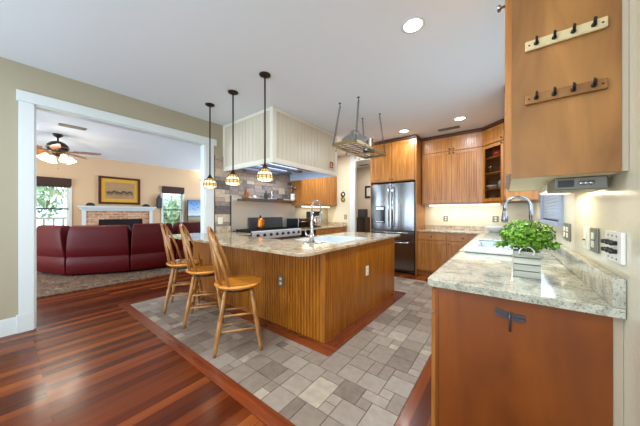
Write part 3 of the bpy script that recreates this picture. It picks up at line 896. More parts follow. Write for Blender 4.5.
# radio + light under it
rd = thing('under_cabinet_radio', 'grey flat radio with round dials hung under the near cabinet', 'radio', (.25, 1.58, 1.365))
m_ = MB(); m_.box(.176, 1.46, 1.368, .33, 1.70, 1.421); m_.build('case', M['pewter'], rd, .004)
for k in range(3):
    m_ = MB(); m_.lathe([(.009, 0), (.009, .006), (.006, .008), (0, .008)], (.257 + k * .014, 1.46, 1.395), 12, (0, -1, 0)); m_.build('dial', M['nickel'], rd)
m_ = MB(); m_.box(.186, 1.458, 1.38, .235, 1.4605, 1.41); m_.build('display', M['darkgrey'], rd)
ul = thing('under_cabinet_light', 'white light strip under the near cabinet behind the radio', 'light', (.25, 1.93, 1.40))
m_ = MB(); m_.box(.18, 1.76, 1.39, .32, 2.1, 1.421); m_.build('housing', M['white'], ul, .003)
m_ = MB(); m_.box(.19, 1.77, 1.386, .31, 2.09, 1.391); m_.build('diffuser', M['strip_glow'], ul)
area('under_cabinet_lamp', (.26, 1.93, 1.38), (0, 0, 0), .1, .32, 1.3, (1, .93, .66))

# dragonfly ornament
dr = thing('dragonfly_ornament', 'dark metal dragonfly ornament on the russet end panel', 'ornament', (.02, 1.38, .73))
FD = frame((.02, 1.384, 0), (1, 0, 0), (0, -1, 0))
for s in (-1, 1):
    up = .014 if s < 0 else .001
    for zt in (.813, .797):
        m_ = MB(); m_.slab(FD, [(s * .003, zt - .007), (s * .03, zt - .008 + up * .5), (s * .05, zt - .007 + up), (s * .055, zt + up), (s * .05, zt + .006 + up), (s * .03, zt + .007 + up * .5), (s * .003, zt + .006)], .002, .007); m_.build('wing', M['pewterdark'], dr)
m_ = MB(); m_.tube([(.02, 1.378, .818), (.02, 1.376, .80), (.0205, 1.378, .775), (.021, 1.379, .738)], [.005, .006, .0035, .0045], 8); m_.ball((.02, 1.376, .822), .006, 8); m_.build('body', M['pewterdark'], dr)

# wall plates on the right wall
for y, wd, mat, lab, kind in ((2.37, .2, M['pewter'], 'grey double switch plate nearest the sink window on the right wall', 'rock2'),
                              (1.865, .09, M['ivory'], 'slim ivory dimmer plate between the grey plates on the right wall', 'dim'),
                              (1.73, .11, M['pewter'], 'grey outlet plate beside the slim ivory dimmer', 'rock'),
                              (1.455, .18, M['plate'], 'wide white plate with six black terminals on the right wall', 'term')):
    FR = frame((.3515, y, 1.139), (0, 1, 0), (-1, 0, 0))
    t = thing('terminal_plate' if kind == 'term' else 'switch_plate', lab, 'switch plate', (.3515, y, 1.139))
    m_ = MB(); m_.fbox(FR, -wd / 2, wd / 2, -.059, .059, 0, .012 if kind == 'term' else .008); m_.build('cover_plate', mat, t, .003)
    if kind == 'term':
        for a in (-.045, 0, .045):
            for zz in (-.016, .016):
                m_ = MB(); m_.lathe([(.009, 0), (.009, .018), (.006, .02), (0, .02)], (.3515 - .012, y + a, 1.139 + zz), 10, (-1, 0, 0)); m_.build('terminal', M['black'], t)
        for a in (-.045, 0, .045):
            for zz in (-.045, .042):
                m_ = MB(); m_.lathe([(.004, 0), (.003, .002), (0, .002)], (.3515 - .012, y + a, 1.139 + zz), 8, (-1, 0, 0)); m_.build('screw', M['pewter'], t)
    elif kind == 'dim':
        m_ = MB(); m_.fbox(FR, -.017, .017, -.035, .035, .008, .011); m_.build('paddle', M['ivory'], t, .002)
        m_ = MB(); m_.fbox(FR, -.006, .006, -.012, -.006, .011, .02); m_.build('slider', M['black'], t)
    else:
        for a in ((-.045, .045) if kind == 'rock2' else (0,)):
            for s in (-1, 1):
                m_ = MB(); m_.fbox(FR, a - .017, a + .017, s * .02 - .016, s * .02 + .016, .008, .013); m_.build('rocker', M['ivory'], t, .002)

# back wall outlets
for x, lab in ((-1.0, 'grey outlet on the lit back wall above the tan worktop, nearest the fridge'), (-.13, 'grey double outlet on the back wall left of the sink faucet'), (.01, 'grey switch plate on the back wall beside the sink faucet spout')):
    outlet('wall_outlet', lab, frame((x, 5.7795, 1.15), (1, 0, 0), (0, -1, 0)), .085 if x < -.5 else .1, .12, M['pewter'])
outlet('wall_outlet', 'grey outlet on the end wall beside the hall doorway', frame((-3.5, 5.7495, 1.16), (1, 0, 0), (0, -1, 0)), .08, .12, M['pewter'])
outlet('wall_outlet', 'ivory outlet on the stone wall next to the white opening trim', frame((XL + .034, 2.36, 1.13), (0, 1, 0), (1, 0, 0)), .09, .12, M['ivory'])

# under-cabinet tube lights
for nm, a, bb, lab in (('b', (-1.29, 5.56), (-.05, 5.62), 'long glowing tube light under the wall cabinets right of the fridge'),):
    t = thing('under_cabinet_light', lab, 'light', (-.67, 5.59, 1.42))
    m_ = MB(); m_.box(a[0], a[1], 1.44, bb[0], bb[1], 1.459); m_.build('housing', M['white'], t)
    m_ = MB(); m_.box(a[0] + .01, a[1] - .004, 1.418, bb[0] - .01, bb[1] - .005, 1.44); m_.build('tube', M['strip_glow'], t)
area('tube_lamp_back', (-.69, 5.56, 1.41), (R(6), 0, 0), 1.28, .06, 4.5, (1, .87, .58))
t = thing('under_cabinet_light', 'glowing tube light under the wall cabinets on the range wall', 'light', (-3.95, 5.0, 1.42))
m_ = MB(); m_.box(-3.98, 4.45, 1.44, -3.92, 5.6, 1.459); m_.build('housing', M['white'], t)
m_ = MB(); m_.box(-3.975, 4.46, 1.418, -3.925, 5.59, 1.44); m_.build('tube', M['strip_glow'], t)
area('tube_lamp_left', (-3.93, 5.02, 1.41), (0, 0, 0), .06, 1.1, 4, (1, .93, .76))

# left-wall upper cabinet + fridge cabinet
F8 = frame((-3.77, 4.2, 0), (0, 1, 0), (1, 0, 0))
c = thing('wall_cabinet', 'honey wood wall cabinet right of the range hood on the stone wall side', 'cabinet', (-3.93, 4.95, 1.46))
m_ = MB(); m_.fbox(F8, 0, 1.5, 1.46, 2.84, -.325, 0); m_.build('body', M['maple'], c)
for k in range(3): bead_door(F8, .01 + k * .5, .495 + k * .5, 1.48, 2.5, 0, c, M['maple'], st=.06, pitch=.09); bead_door(F8, .01 + k * .5, .495 + k * .5, 2.52, 2.8, 0, c, M['maple'])
F9 = frame((-2.44, 5.1, 0), (1, 0, 0), (0, -1, 0))
c = thing('fridge_cabinet', 'honey wood cabinet surrounding the top and side of the steel fridge', 'cabinet', (-1.93, 5.4, 0))
m_ = MB(); m_.fbox(F9, 0, 1.0, 1.95, 2.84, -.65, 0); m_.build('body', M['maple'], c)
m_ = MB(); m_.fbox(F9, 1.0, 1.02, 0, 2.84, -.65, 0); m_.build('side_panel', M['maple'], c)
m_ = MB(); m_.fbox(F9, 0, .018, 0, 1.95, -.65, 0); m_.build('side_panel', M['maple'], c)
bead_door(F9, .015, .495, 1.97, 2.80, 0, c, M['maple'], (.47, 2.0)); bead_door(F9, .505, .985, 1.97, 2.80, 0, c, M['maple'], (.53, 2.0), pitch=.045)
m_ = MB(); m_.fbox(F9, -.02, 1.04, 2.81, CE - .003, -.65, .04); m_.build('crown', M['walnut'], c, .01)

# fridge
f = thing('refrigerator', 'stainless french-door refrigerator with water dispenser and two bottom drawers', 'refrigerator', (-1.94, 5.4, 0))
fx0, fx1, fyf = -2.41, -1.455, 5.06
m_ = MB(); m_.box(fx0 + .005, fyf + .05, .03, fx1 - .005, 5.74, 1.9); m_.build('body', M['darkgrey'], f)
m_ = MB(); m_.box(fx0 + .02, fyf + .06, 0, fx1 - .02, fyf + .1, .07); m_.build('toe_grille', M['black'], f)


def bowed(x0, x1, z0, z1, name, mat, bow=.022, parent=f):
    n = 10; m_ = MB(); prof = []
    for k in range(n + 1):
        s = k / n; prof.append((x0 + (x1 - x0) * s, fyf + .012 - bow * (1 - (2 * s - 1) ** 2) ** .8))
    poly = prof + [(x1, fyf + .05), (x0, fyf + .05)]
    m_.prism(poly, z0, z1)
    o = m_.build(name, mat, parent, .003)
    return o


mx = (fx0 + fx1) / 2
ld = bowed(fx0, mx - .003, .9, 1.905, 'door', M['steel']); rdr = bowed(mx + .003, fx1, .9, 1.905, 'door', M['steel'])
md_ = bowed(fx0, fx1, .70, .892, 'drawer', M['steel'], .012); bd = bowed(fx0, fx1, .07, .692, 'drawer', M['steel'], .012)
for o_, x in ((ld, mx - .045), (rdr, mx + .045)):
    m_ = MB(); m_.tube([(x, fyf - .01, .98), (x, fyf - .05, 1.0), (x, fyf - .055, 1.4), (x, fyf - .05, 1.8), (x, fyf - .01, 1.82)], .012, 8); m_.build('handle', M['chrome'], o_)
for o_, z in ((md_, .855), (bd, .65)):
    m_ = MB(); m_.tube([(fx0 + .1, fyf - .0, z), (fx0 + .12, fyf - .045, z), (fx1 - .12, fyf - .045, z), (fx1 - .1, fyf - .0, z)], .012, 8); m_.build('handle', M['chrome'], o_)
m_ = MB(); m_.box(fx0 + .12, fyf - .022, 1.05, fx0 + .34, fyf + .0, 1.42); m_.build('dispenser', M['blackglass'], ld, .006)
m_ = MB(); m_.box(fx0 + .14, fyf - .028, 1.34, fx0 + .32, fyf - .02, 1.40); m_.build('dispenser_display', M['nickel'], ld, .002)
m_ = MB(); m_.box(fx0 + .14, fyf - .03, 1.07, fx0 + .32, fyf - .018, 1.09); m_.build('dispenser_tray', M['nickel'], ld)

# ---------------------------------------------------------------- range
rg = thing('range_cooker', 'wide stainless range with black knobs and dark grates against the stone wall', 'range', (-3.78, 3.2, 0))
m_ = MB(); m_.box(-4.045, 2.6, .1, -3.5, 3.85, .9); m_.build('body', M['steelh'], rg)
m_ = MB(); m_.box(-4.045, 2.6, .9, -3.46, 3.85, .935); m_.build('cooktop', M['blackglass'], rg, .003)
FG = frame((-3.5, 2.6, 0), (0, 1, 0), (1, 0, 0))
m_ = MB(); m_.slab(FG, [(0, .80), (1.25, .80), (1.25, .948), (0, .948)], 0, .065); m_.build('control_panel', M['panelsteel'], rg, .012)
for k in range(8):
    m_ = MB(); m_.lathe([(.03, 0), (.03, .008), (.022, .01), (.02, .035), (0, .036)], (-3.436, 2.70 + k * .15, .875), 14, (1, 0, 0)); m_.build('knob', M['black'], rg)
for k in range(2):
    m_ = MB(); m_.box(-3.5, 2.62 + k * .62, .18, -3.475, 3.22 + k * .61, .78); d = m_.build('oven_door', M['steelh'], rg, .004)
    m_ = MB(); m_.tube([(-3.475, 2.68 + k * .62, .74), (-3.43, 2.68 + k * .62, .74), (-3.43, 3.16 + k * .62, .74), (-3.475, 3.16 + k * .62, .74)], .012, 8); m_.build('handle', M['chrome'], d)
    m_ = MB(); m_.box(-3.477, 2.74 + k * .62, .35, -3.473, 3.1 + k * .62, .62); m_.build('oven_window', M['blackglass'], d)
for k in range(4):
    m_ = MB()
    for q in range(4): m_.box(-4.0, 2.64 + k * .3 + q * .075, .945, -3.54, 2.65 + k * .3 + q * .075, .962)
    for q in range(3): m_.box(-4.0 + q * .225, 2.64 + k * .3, .935, -3.99 + q * .225, 2.875 + k * .3, .955)
    m_.build('grate', M['iron'], rg)
m_ = MB(); m_.box(-4.045, 2.95, .935, -4.005, 3.85, 1.18); m_.build('back_guard', M['darkgrey'], rg, .01)
m_ = MB(); m_.box(-3.5, 2.62, 0, -3.52, 3.83, .1); m_.build('toe_kick', M['black'], rg)
# steel splash panel with shelf
sp = thing('steel_splash_panel', 'polished steel splash panel on the stone wall behind the range grates', 'splash panel', (-4.05, 3.4, .93))
m_ = MB(); m_.box(-4.066, 2.57, .93, -4.055, 4.3, 1.6); m_.build('sheet', M['satinsteel'], sp)
m_ = MB(); m_.box(-4.066, 2.56, .93, -4.048, 2.575, 1.6); m_.build('end_cap', M['darkgrey'], sp)
m_ = MB(); m_.box(-4.052, 2.7, 1.535, -3.9, 4.299, 1.56); m_.box(-4.052, 2.7, 1.50, -4.048, 4.299, 1.535); tag(m_.build('steel_wall_shelf', M['steelh'], None), 'long steel shelf holding bottles and a utensil crock above the range', 'shelf')
# items on range and shelf
t = thing('copper_kettle', 'tall slim copper kettle with a dark knob on the range grates', 'kettle', (-3.86, 3.1, .963))
m_ = MB(); m_.lathe([(.066, 0), (.07, .015), (.066, .1), (.054, .17), (.046, .2), (0, .206)], (-3.86, 3.1, .963), 18); m_.build('body', M['copper'], t)
m_ = MB(); m_.lathe([(.012, .204), (.01, .225), (.02, .235), (.016, .255), (0, .262)], (-3.86, 3.1, .963), 10); m_.build('lid_knob', M['iron'], t)
m_ = MB(); m_.tube([(-3.86, 3.155, 1.13), (-3.86, 3.2, 1.12), (-3.86, 3.2, 1.03), (-3.86, 3.165, 1.01)], .007, 6); m_.build('handle', M['copper'], t)
bot = [(.035, 0), (.037, .01), (.037, .1), (.014, .14), (.012, .18), (0, .18)]
vessel('oil_bottle', 'amber bottle at the left end of the steel shelf over the range', 'bottle', [(.04, 0), (.042, .015), (.042, .12), (.02, .16), (.018, .2), (0, .2)], (-3.98, 2.86, 1.56), M['amber'])
vessel('salt_jar', 'small white jar beside the amber bottle on the steel shelf', 'jar', [(.035, 0), (.035, .05), (.03, .06), (0, .06)], (-3.98, 3.05, 1.56), M['white'])
vessel('spice_bottle', 'dark green bottle, left one of a pair mid steel shelf', 'bottle', bot, (-3.98, 3.34, 1.56), M['black'])
vessel('spice_bottle', 'clear tall bottle, right one of a pair mid steel shelf', 'bottle', [(.03, 0), (.03, .12), (.012, .15), (.012, .2), (0, .2)], (-3.98, 3.5, 1.56), M['clear'])
vessel('spice_tin', 'low dark tin on the steel shelf between clear bottle and utensil crock', 'tin', [(.07, 0), (.07, .035), (0, .035)], (-3.98, 3.75, 1.56), M['darkgrey'])
uc = thing('utensil_crock', 'pale metal crock full of cooking utensils at the right end of the steel shelf', 'crock', (-3.98, 4.15, 1.56))
m_ = MB(); m_.lathe([(.05, 0), (.06, .05), (.05, .12), (.056, .16), (.05, .16), (.045, .02), (0, .02)], (-3.98, 4.15, 1.56), 16); m_.build('pot', M['ivory'], uc)
for k in range(5):
    a = k * 1.3; dx, dy = .05 * math.cos(a), .06 * math.sin(a)
    m_ = MB(); p0 = Vector((-3.98 + dx * .3, 4.15 + dy * .3, 1.6)); p1 = Vector((-3.98 + dx * 1.5, 4.15 + dy * 1.6, 1.86 + .02 * (k % 3))); m_.tube([p0, p1], .006, 6); m_.ball(p1, .03, 8, .8, .8, 1.3); m_.build('spoon', M['oak'] if k % 2 else M['nickel'], uc)

# appliance beside range + counter appliances
ap = thing('built_in_cooler', 'stainless under-counter cooler with black control strip right of the range', 'appliance', (-3.78, 4.11, 0))
m_ = MB(); m_.box(-4.06, 3.86, .1, -3.5, 4.37, .885); m_.box(-4.0, 3.88, 0, -3.55, 4.35, .1); m_.build('body', M['darkgrey'], ap)
m_ = MB(); m_.box(-3.5, 3.865, .12, -3.47, 4.365, .72); d = m_.build('door', M['steelh'], ap, .004)
m_ = MB(); m_.tube([(-3.47, 3.92, .66), (-3.43, 3.92, .66), (-3.43, 4.3, .66), (-3.47, 4.3, .66)], .01, 8); m_.build('handle', M['chrome'], d)
m_ = MB(); m_.box(-3.5, 3.865, .73, -3.465, 4.365, .88); m_.build('control_strip', M['blackglass'], ap, .003)
to = thing('toaster_oven', 'stainless toaster oven with dark front on the worktop right of the range', 'toaster oven', (-3.72, 4.12, .922))
m_ = MB(); m_.box(-3.92, 3.88, .935, -3.55, 4.36, 1.15); m_.build('case', M['steel'], to, .01)
m_ = MB(); m_.box(-3.55, 3.9, .955, -3.54, 4.24, 1.06); m_.build('glass_door', M['blackglass'], to)
m_ = MB(); m_.tube([(-3.54, 3.95, 1.08), (-3.515, 3.95, 1.08), (-3.515, 4.19, 1.08), (-3.54, 4.19, 1.08)], .007, 6); m_.build('handle', M['chrome'], to)
for z in (.98, 1.03, 1.08):
    m_ = MB(); m_.lathe([(.014, 0), (.012, .015), (0, .016)], (-3.55, 4.3, z), 10, (1, 0, 0)); m_.build('knob', M['black'], to)
for dx in (-.34, -.03):
    for dy in (.04, .44):
        m_ = MB(); m_.lathe([(.012, .922), (.012, .936), (0, .936)], (-3.55 + dx, 3.88 + dy, 0), 8); m_.build('foot', M['black'], to)
cm = thing('coffee_maker', 'black coffee maker with steel carafe between toaster oven and end wall', 'coffee maker', (-3.75, 4.65, .922))
m_ = MB(); m_.box(-3.86, 4.52, .922, -3.6, 4.76, .955); m_.box(-3.88, 4.52, .955, -3.78, 4.76, 1.22); m_.box(-3.88, 4.52, 1.2, -3.6, 4.76, 1.31); m_.build('housing', M['black'], cm, .01)
m_ = MB(); m_.lathe([(.055, .956), (.065, 1.0), (.06, 1.1), (.04, 1.15), (.04, 1.17), (0, 1.17)], (-3.69, 4.64, 0), 16); m_.build('carafe', M['chrome'], cm)

# ---------------------------------------------------------------- range hood enclosure
hx0_, hx1_, hy0_, hy1_ = XL + .003, -2.745, 2.43, 4.18
HB = 2.03
hd = thing('range_hood', 'cream grooved-board range hood box with steel liner hanging from the ceiling', 'range hood', ((hx0_ + hx1_) / 2, (hy0_ + hy1_) / 2, HB))
FA = frame((hx0_, hy0_, 0), (1, 0, 0), (0, -1, 0)); WA = hx1_ - hx0_
FB = frame((hx1_, hy0_, 0), (0, 1, 0), (1, 0, 0)); WB = hy1_ - hy0_
for FF, WW, lft, st0 in ((FA, WA, .06, 0), (FB, WB, .075, .0302)):
    m_ = MB(); m_.bead(FF, .031, WW - .031, HB + .02, CE - .003, -.008, .09, .008, .008, .016); m_.build('bead_panel', M['cream'], hd)
    m_ = MB(); m_.fbox(FF, st0, lft, HB, CE - .003, -.03, 0); m_.fbox(FF, WW - .06, WW, HB, CE - .003, -.03, 0); m_.fbox(FF, lft, WW - .06, HB, HB + .075, -.03, 0); m_.fbox(FF, lft, WW - .06, CE - .045, CE - .003, -.03, 0)
    m_.build('trim_board', M['creamtrim'], hd)
m_ = MB(); m_.box(hx0_, hy1_ - .02, HB, hx1_ - .03, hy1_, CE - .003); m_.build('end_board', M['cream'], hd)
m_ = MB(); m_.box(hx0_, hy0_ + .03, HB + .16, hx1_ - .03, hy1_ - .02, HB + .18)
m_.box(hx0_, hy0_ + .031, HB + .01, hx0_ + .012, hy1_ - .021, HB + .16); m_.box(hx1_ - .044, hy0_ + .031, HB + .01, hx1_ - .032, hy1_ - .021, HB + .16)
m_.box(hx0_ + .012, hy0_ + .031, HB + .01, hx1_ - .044, hy0_ + .043, HB + .16); m_.box(hx0_ + .012, hy1_ - .033, HB + .01, hx1_ - .044, hy1_ - .021, HB + .16); m_.build('liner', M['liner'], hd)
for k in range(4):
    x = -3.95 + k * .3
    m_ = MB(); m_.box(x, hy0_ + .06, HB + .06, x + .09, hy1_ - .5, HB + .1); m_.build('baffle', M['nickel'], hd)
m_ = MB(); m_.box(-2.95, hy0_ + .1, HB + .07, -2.82, hy1_ - .55, HB + .09)
for q in range(12): m_.box(-2.955, hy0_ + .12 + q * .09, HB + .05, -2.815, hy0_ + .15 + q * .09, HB + .07)
m_.build('filter_grille', M['nickel'], hd)
for k in range(3):
    x = -3.85 + k * .3
    m_ = MB(); m_.box(x + .03, hy0_ + .08, HB + .125, x + .17, hy1_ - .52, HB + .145); m_.build('lit_gap', M['gapglow'], hd)  # glowing strips put in for the lit gaps between baffles
area('hood_light', (-3.5, 3.3, HB + .05), (0, 0, 0), .6, 1.0, 14, (.86, .93, 1))
st_ = MB(); st_.fbox(FB, 1.49, 1.60, 2.17, 2.29, .0005, .004)
s_ = st_.build('hood_badge', M['orangewall']); tag(s_, 'small rust red square badge at the corner of the hood box', 'badge')
m_ = MB(); m_.fbox(FB, 1.51, 1.575, 2.2, 2.216, .004, .005); m_.fbox(FB, 1.51, 1.55, 2.24, 2.256, .004, .005); m_.build('mark', M['ivory'], s_)

# ---------------------------------------------------------------- pendants
def pendant(x, y, label):
    t = thing('pendant_lamp', label, 'pendant lamp', (x, y, 1.64), 'pendant lamps over the island')
    m_ = MB(); m_.lathe([(.066, CE - .002), (.066, CE - .012), (.05, CE - .022), (.012, CE - .034), (.008, CE - .05), (0, CE - .05)], (x, y, 0), 20); m_.build('canopy', M['bronze'], t)
    m_ = MB(); m_.tube([(x, y, CE - .03), (x, y, 1.83)], .0095, 8)
    for z in (2.78, 2.35): m_.lathe([(.006, z - .02), (.009, z - .015), (.009, z + .015), (.006, z + .02)], (x, y, 0), 8)
    m_.build('rod', M['bronze'], t)
    m_ = MB(); m_.lathe([(.01, 1.85), (.014, 1.83), (.03, 1.80), (.046, 1.778), (.044, 1.776), (0, 1.79)], (x, y, 0), 16); m_.build('cap', M['bronze'], t)
    prof = [(.046, 1.776), (.072, 1.745), (.09, 1.705), (.092, 1.672), (.08, 1.642)]
    n = 12
    sh = None
    for ring in range(4):
        m_ = MB()
        for k in range(n):
            a0, a1 = 2 * PI * (k + .06) / n, 2 * PI * (k + .94) / n
            (r0, z0_), (r1, z1_) = prof[ring], prof[ring + 1]
            s0, s1 = .06, .94
            ra, za = r0 + (r1 - r0) * s0, z0_ + (z1_ - z0_) * s0; rb, zb = r0 + (r1 - r0) * s1, z0_ + (z1_ - z0_) * s1
            am = (a0 + a1) / 2
            m_.add([(x + ra * math.cos(a0), y + ra * math.sin(a0), za), (x + ra * math.cos(a1), y + ra * math.sin(a1), za), (x + rb * math.cos(a1), y + rb * math.sin(a1), zb), (x + rb * 1.03 * math.cos(am), y + rb * 1.03 * math.sin(am), zb - .002), (x + rb * math.cos(a0), y + rb * math.sin(a0), zb)], [(0, 1, 2, 3, 4)])
        o = m_.build('shade_band', M['pane_a'] if ring in (0, 2) else M['pane_c'], t)
    m_ = MB()
    for k in range(n):
        a = 2 * PI * k / n; m_.tube([(x + r_ * math.cos(a), y + r_ * math.sin(a), z) for r_, z in prof], .0042, 5)
    for r_, z in prof:
        m_.tube([(x + r_ * math.cos(2 * PI * k / n), y + r_ * math.sin(2 * PI * k / n), z) for k in range(n + 1)], .0038, 5, False)
    m_.build('lead_frame', M['bronze'], t)
    m_ = MB(); m_.ball((x, y, 1.70), .025, 10); m_.build('bulb', M['bulb'], t)
    point('pendant_light', (x, y, 1.62), 2.0, (1, .86, .66), .03)


pendant(-3.446, 1.84, 'amber glass pendant lamp in front of the white opening trim, farthest of three')
pendant(-2.848, 1.835, 'amber glass pendant lamp hanging in the middle of the row of three')
pendant(-2.195, 1.827, 'cream glass pendant lamp hanging nearest the kitchen faucet, largest in view')


# ---------------------------------------------------------------- stools
def make_stool():
    t = thing('bar_stool', 'nearest oak bow-back bar stool beside the island corner', 'bar stool', (0, 0, 0), 'bow-back stools along the island')
    SZ = .60
    prof = [(.0, SZ - .045), (.15, SZ - .045), (.2, SZ - .032), (.222, SZ - .012), (.224, SZ - .002), (.212, SZ + .004), (.15, SZ - .006), (.06, SZ - .012), (0, SZ - .013)]
    m_ = MB(); m_.lathe(prof, (0, 0, 0), 28); m_.build('seat', M['oakseat'], t)
    m_ = MB(); m_.lathe([(.12, SZ - .075), (.13, SZ - .07), (.13, SZ - .045), (0, SZ - .045)], (0, 0, 0), 20); m_.build('swivel_plate', M['darkwood'], t)
    tops, feet = [], []
    for sx in (-1, 1):
        for sy in (-1, 1):
            a = Vector((sx * .115, sy * .115, SZ - .05)); b_ = Vector((sx * .2, sy * .2, 0)); tops.append(a); feet.append(b_)
            sts = [(0, .016), (.06, .019), (.1, .022), (.13, .015), (.16, .021), (.35, .019), (.42, .024), (.46, .017), (.5, .023), (.75, .02), (.86, .015), (.9, .019), (1, .013)]
            m_ = MB(); m_.tube([a.lerp(b_, s) for s, _ in sts], [q for _, q in sts], 10); m_.build('leg', M['oak'], t)
    at = lambda i, s: tops[i].lerp(feet[i], s)
    # legs: 0 back-left(-,-) 1 (-,+) 2 (+,-) 3 (+,+)
    for (i, j, ss) in ((0, 1, (.45, .72)), (2, 3, (.45, .58, .86)), (0, 2, (.4, .64)), (1, 3, (.5, .8))):
        for s in ss:
            p, q = at(i, s), at(j, s); m_ = MB(); m_.tube([p, p.lerp(q, .5), q], [.009, .012, .009], 8); m_.build('stretcher', M['oak'], t)
    # back: steam-bent hoop whose feet stand forward on the seat rim and whose crown leans back
    pts = []
    for k in range(21):
        a = PI * k / 20
        sn = math.sin(a); hh = sn ** .6 if 0 < k < 20 else 0
        pts.append((-.075 - .195 * hh ** 1.15, -.185 * math.cos(a) * (1 - .1 * sn), SZ + .53 * hh - (.02 if k in (0, 20) else 0)))
    m_ = MB(); m_.tube(pts, .0135, 8); m_.build('bow', M['oak'], t)

    def bow_at(y):
        best = min(pts[1:-1], key=lambda p: abs(p[1] - y)); return Vector(best)
    for yy in (-.115, -.07, .07, .115):
        m_ = MB(); p0 = Vector((-.188 + abs(yy) * .35, yy * .9, SZ - .01)); p1 = bow_at(yy * .95)
        m_.tube([p0, p0.lerp(p1, .4), p1], [.007, .0095, .006], 8); m_.build('spindle', M['oak'], t)
    m_ = MB()
    shp = [(.024, 0), (.02, .08), (.034, .16), (.04, .22), (.024, .28), (.03, .36), (.036, .45), (.03, .525)]
    L_ = [Vector((-.19 - .085 * h / .53, s, SZ - .005 + h)) for s, h in shp]; Rr = [Vector((p.x, -p.y, p.z)) for p in L_]
    n = len(shp)
    vs = L_ + Rr + [p + Vector((-.008, 0, 0)) for p in L_] + [p + Vector((-.008, 0, 0)) for p in Rr]
    fs = []
    for i in range(n - 1):
        fs += [(i, i + 1, n + i + 1, n + i), (2 * n + i, 3 * n + i, 3 * n + i + 1, 2 * n + i + 1), (i, 2 * n + i, 2 * n + i + 1, i + 1), (n + i, n + i + 1, 3 * n + i + 1, 3 * n + i)]
    fs += [(0, n, 3 * n, 2 * n), (n - 1, 3 * n - 1, 4 * n - 1, 2 * n - 1)]
    m_.add(vs, fs); m_.build('splat', M['oak'], t)
    return t


s0 = make_stool()
for i, (x, y, ang, lab) in enumerate(((-2.06, 1.39, 55, None), (-2.845, 1.475, 55, 'middle oak bow-back bar stool of the row at the island'), (-3.465, 1.50, 57, 'oak bow-back bar stool nearest the red sofa, farthest of the row'))):
    o = s0 if i == 0 else dup(s0)
    if lab: o['label'] = lab
    o.location = (x, y, .006); o.rotation_euler = (0, 0, R(ang))

# ---------------------------------------------------------------- pot rack
rx0, rx1, ry0, ry1, rz = -2.04, -1.64, 2.98, 4.05, 2.265
pr = thing('pot_rack', 'hanging rectangular brass pot rack on four chains over the island', 'pot rack', ((rx0 + rx1) / 2, (ry0 + ry1) / 2, rz))
m_ = MB()
m_.box(rx0, ry0, rz, rx0 + .012, ry1, rz + .045); m_.box(rx1 - .012, ry0, rz, rx1, ry1, rz + .045); m_.box(rx0, ry0, rz, rx1, ry0 + .012, rz + .045); m_.box(rx0, ry1 - .012, rz, rx1, ry1, rz + .045)
m_.build('rim', M['brassrack'], pr)
m_ = MB()
for k in range(1, 10): y = ry0 + (ry1 - ry0) * k / 10; m_.tube([(rx0, y, rz + .012), (rx1, y, rz + .012)], .004, 6)
for k in range(1, 3): x = rx0 + (rx1 - rx0) * k / 3; m_.tube([(x, ry0, rz + .012), (x, ry1, rz + .012)], .004, 6)
m_.build('grid', M['bronze'], pr)
for (cx_, cy_), (tx, ty) in zip(((rx0 + .01, ry0 + .01), (rx1 - .01, ry0 + .01), (rx0 + .01, ry1 - .01), (rx1 - .01, ry1 - .01)), ((-1.9, 2.965), (-1.597, 2.965), (-1.9, 3.675), (-1.59, 3.67))):
    m_ = MB(); p0 = Vector((cx_, cy_, rz + .03)); p1 = Vector((tx, ty, CE - .06)); n = 16
    d = (p1 - p0).normalized(); a = d.cross(Vector((0, 1, 0))).normalized(); b_ = d.cross(a)
    for k in range(n):
        c_ = p0.lerp(p1, (k + .5) / n); s = (p1 - p0).length / n * .68; e = a if k % 2 else b_
        m_.tube([c_ + d * s * math.cos(2 * PI * q / 8) + e * .014 * math.sin(2 * PI * q / 8) for q in range(9)], .0036, 5, False)
    m_.build('chain', M['pewterdark'], pr)
    m_ = MB(); m_.lathe([(.018, CE - .002), (.016, CE - .01), (.005, CE - .014), (.005, CE - .05), (0, CE - .05)], (tx, ty, 0), 10); m_.tube([(tx, ty, CE - .045), (tx + .012, ty, CE - .055), (tx + .008, ty, CE - .07), (tx - .006, ty, CE - .068)], .004, 6); m_.build('ceiling_hook', M['bronze'], pr)
for k in range(6):
    for x in ((rx0 - .004) if k % 2 == 0 or k > 3 else (rx1 + .004),):
        y = ry0 + .12 + k * .15
        m_ = MB(); m_.tube([(x, y, rz + .03), (x, y, rz - .03), (x, y - .015, rz - .055), (x, y - .035, rz - .05), (x, y - .04, rz - .03)], .004, 6); m_.build('s_hook', M['bronze'], pr)
w_ = thing('wok_lid', 'large shiny domed steel lid tilted on the pot rack against the tall pot', 'lid', (-1.85, 3.32, rz + .046))
LC = (-1.85, 3.32, rz + .150); LA = (.22, -.42, .86)
m_ = MB(); m_.lathe([(.195, .012), (.2, 0), (.2, .012), (.185, .03), (.14, .06), (.08, .09), (.06, .125), (.055, .14), (0, .143)], LC, 28, LA); m_.build('dome', M['mirrorsteel'], w_)
m_ = MB(); m_.lathe([(.2, .0), (.21, .003), (.21, .010), (.2, .013)], LC, 28, LA); m_.build('rim', M['chrome'], w_)
sp_ = thing('stock_pot', 'tall polished steel pot standing on the pot rack behind the domed lid', 'pot', (-1.83, 3.74, rz + .0455))
m_ = MB(); m_.lathe([(.085, 0), (.09, .008), (.09, .2), (.095, .205), (.086, .205), (.084, .012), (0, .012)], (-1.83, 3.74, rz + .0455), 22); m_.build('body', M['mirrorsteel'], sp_)
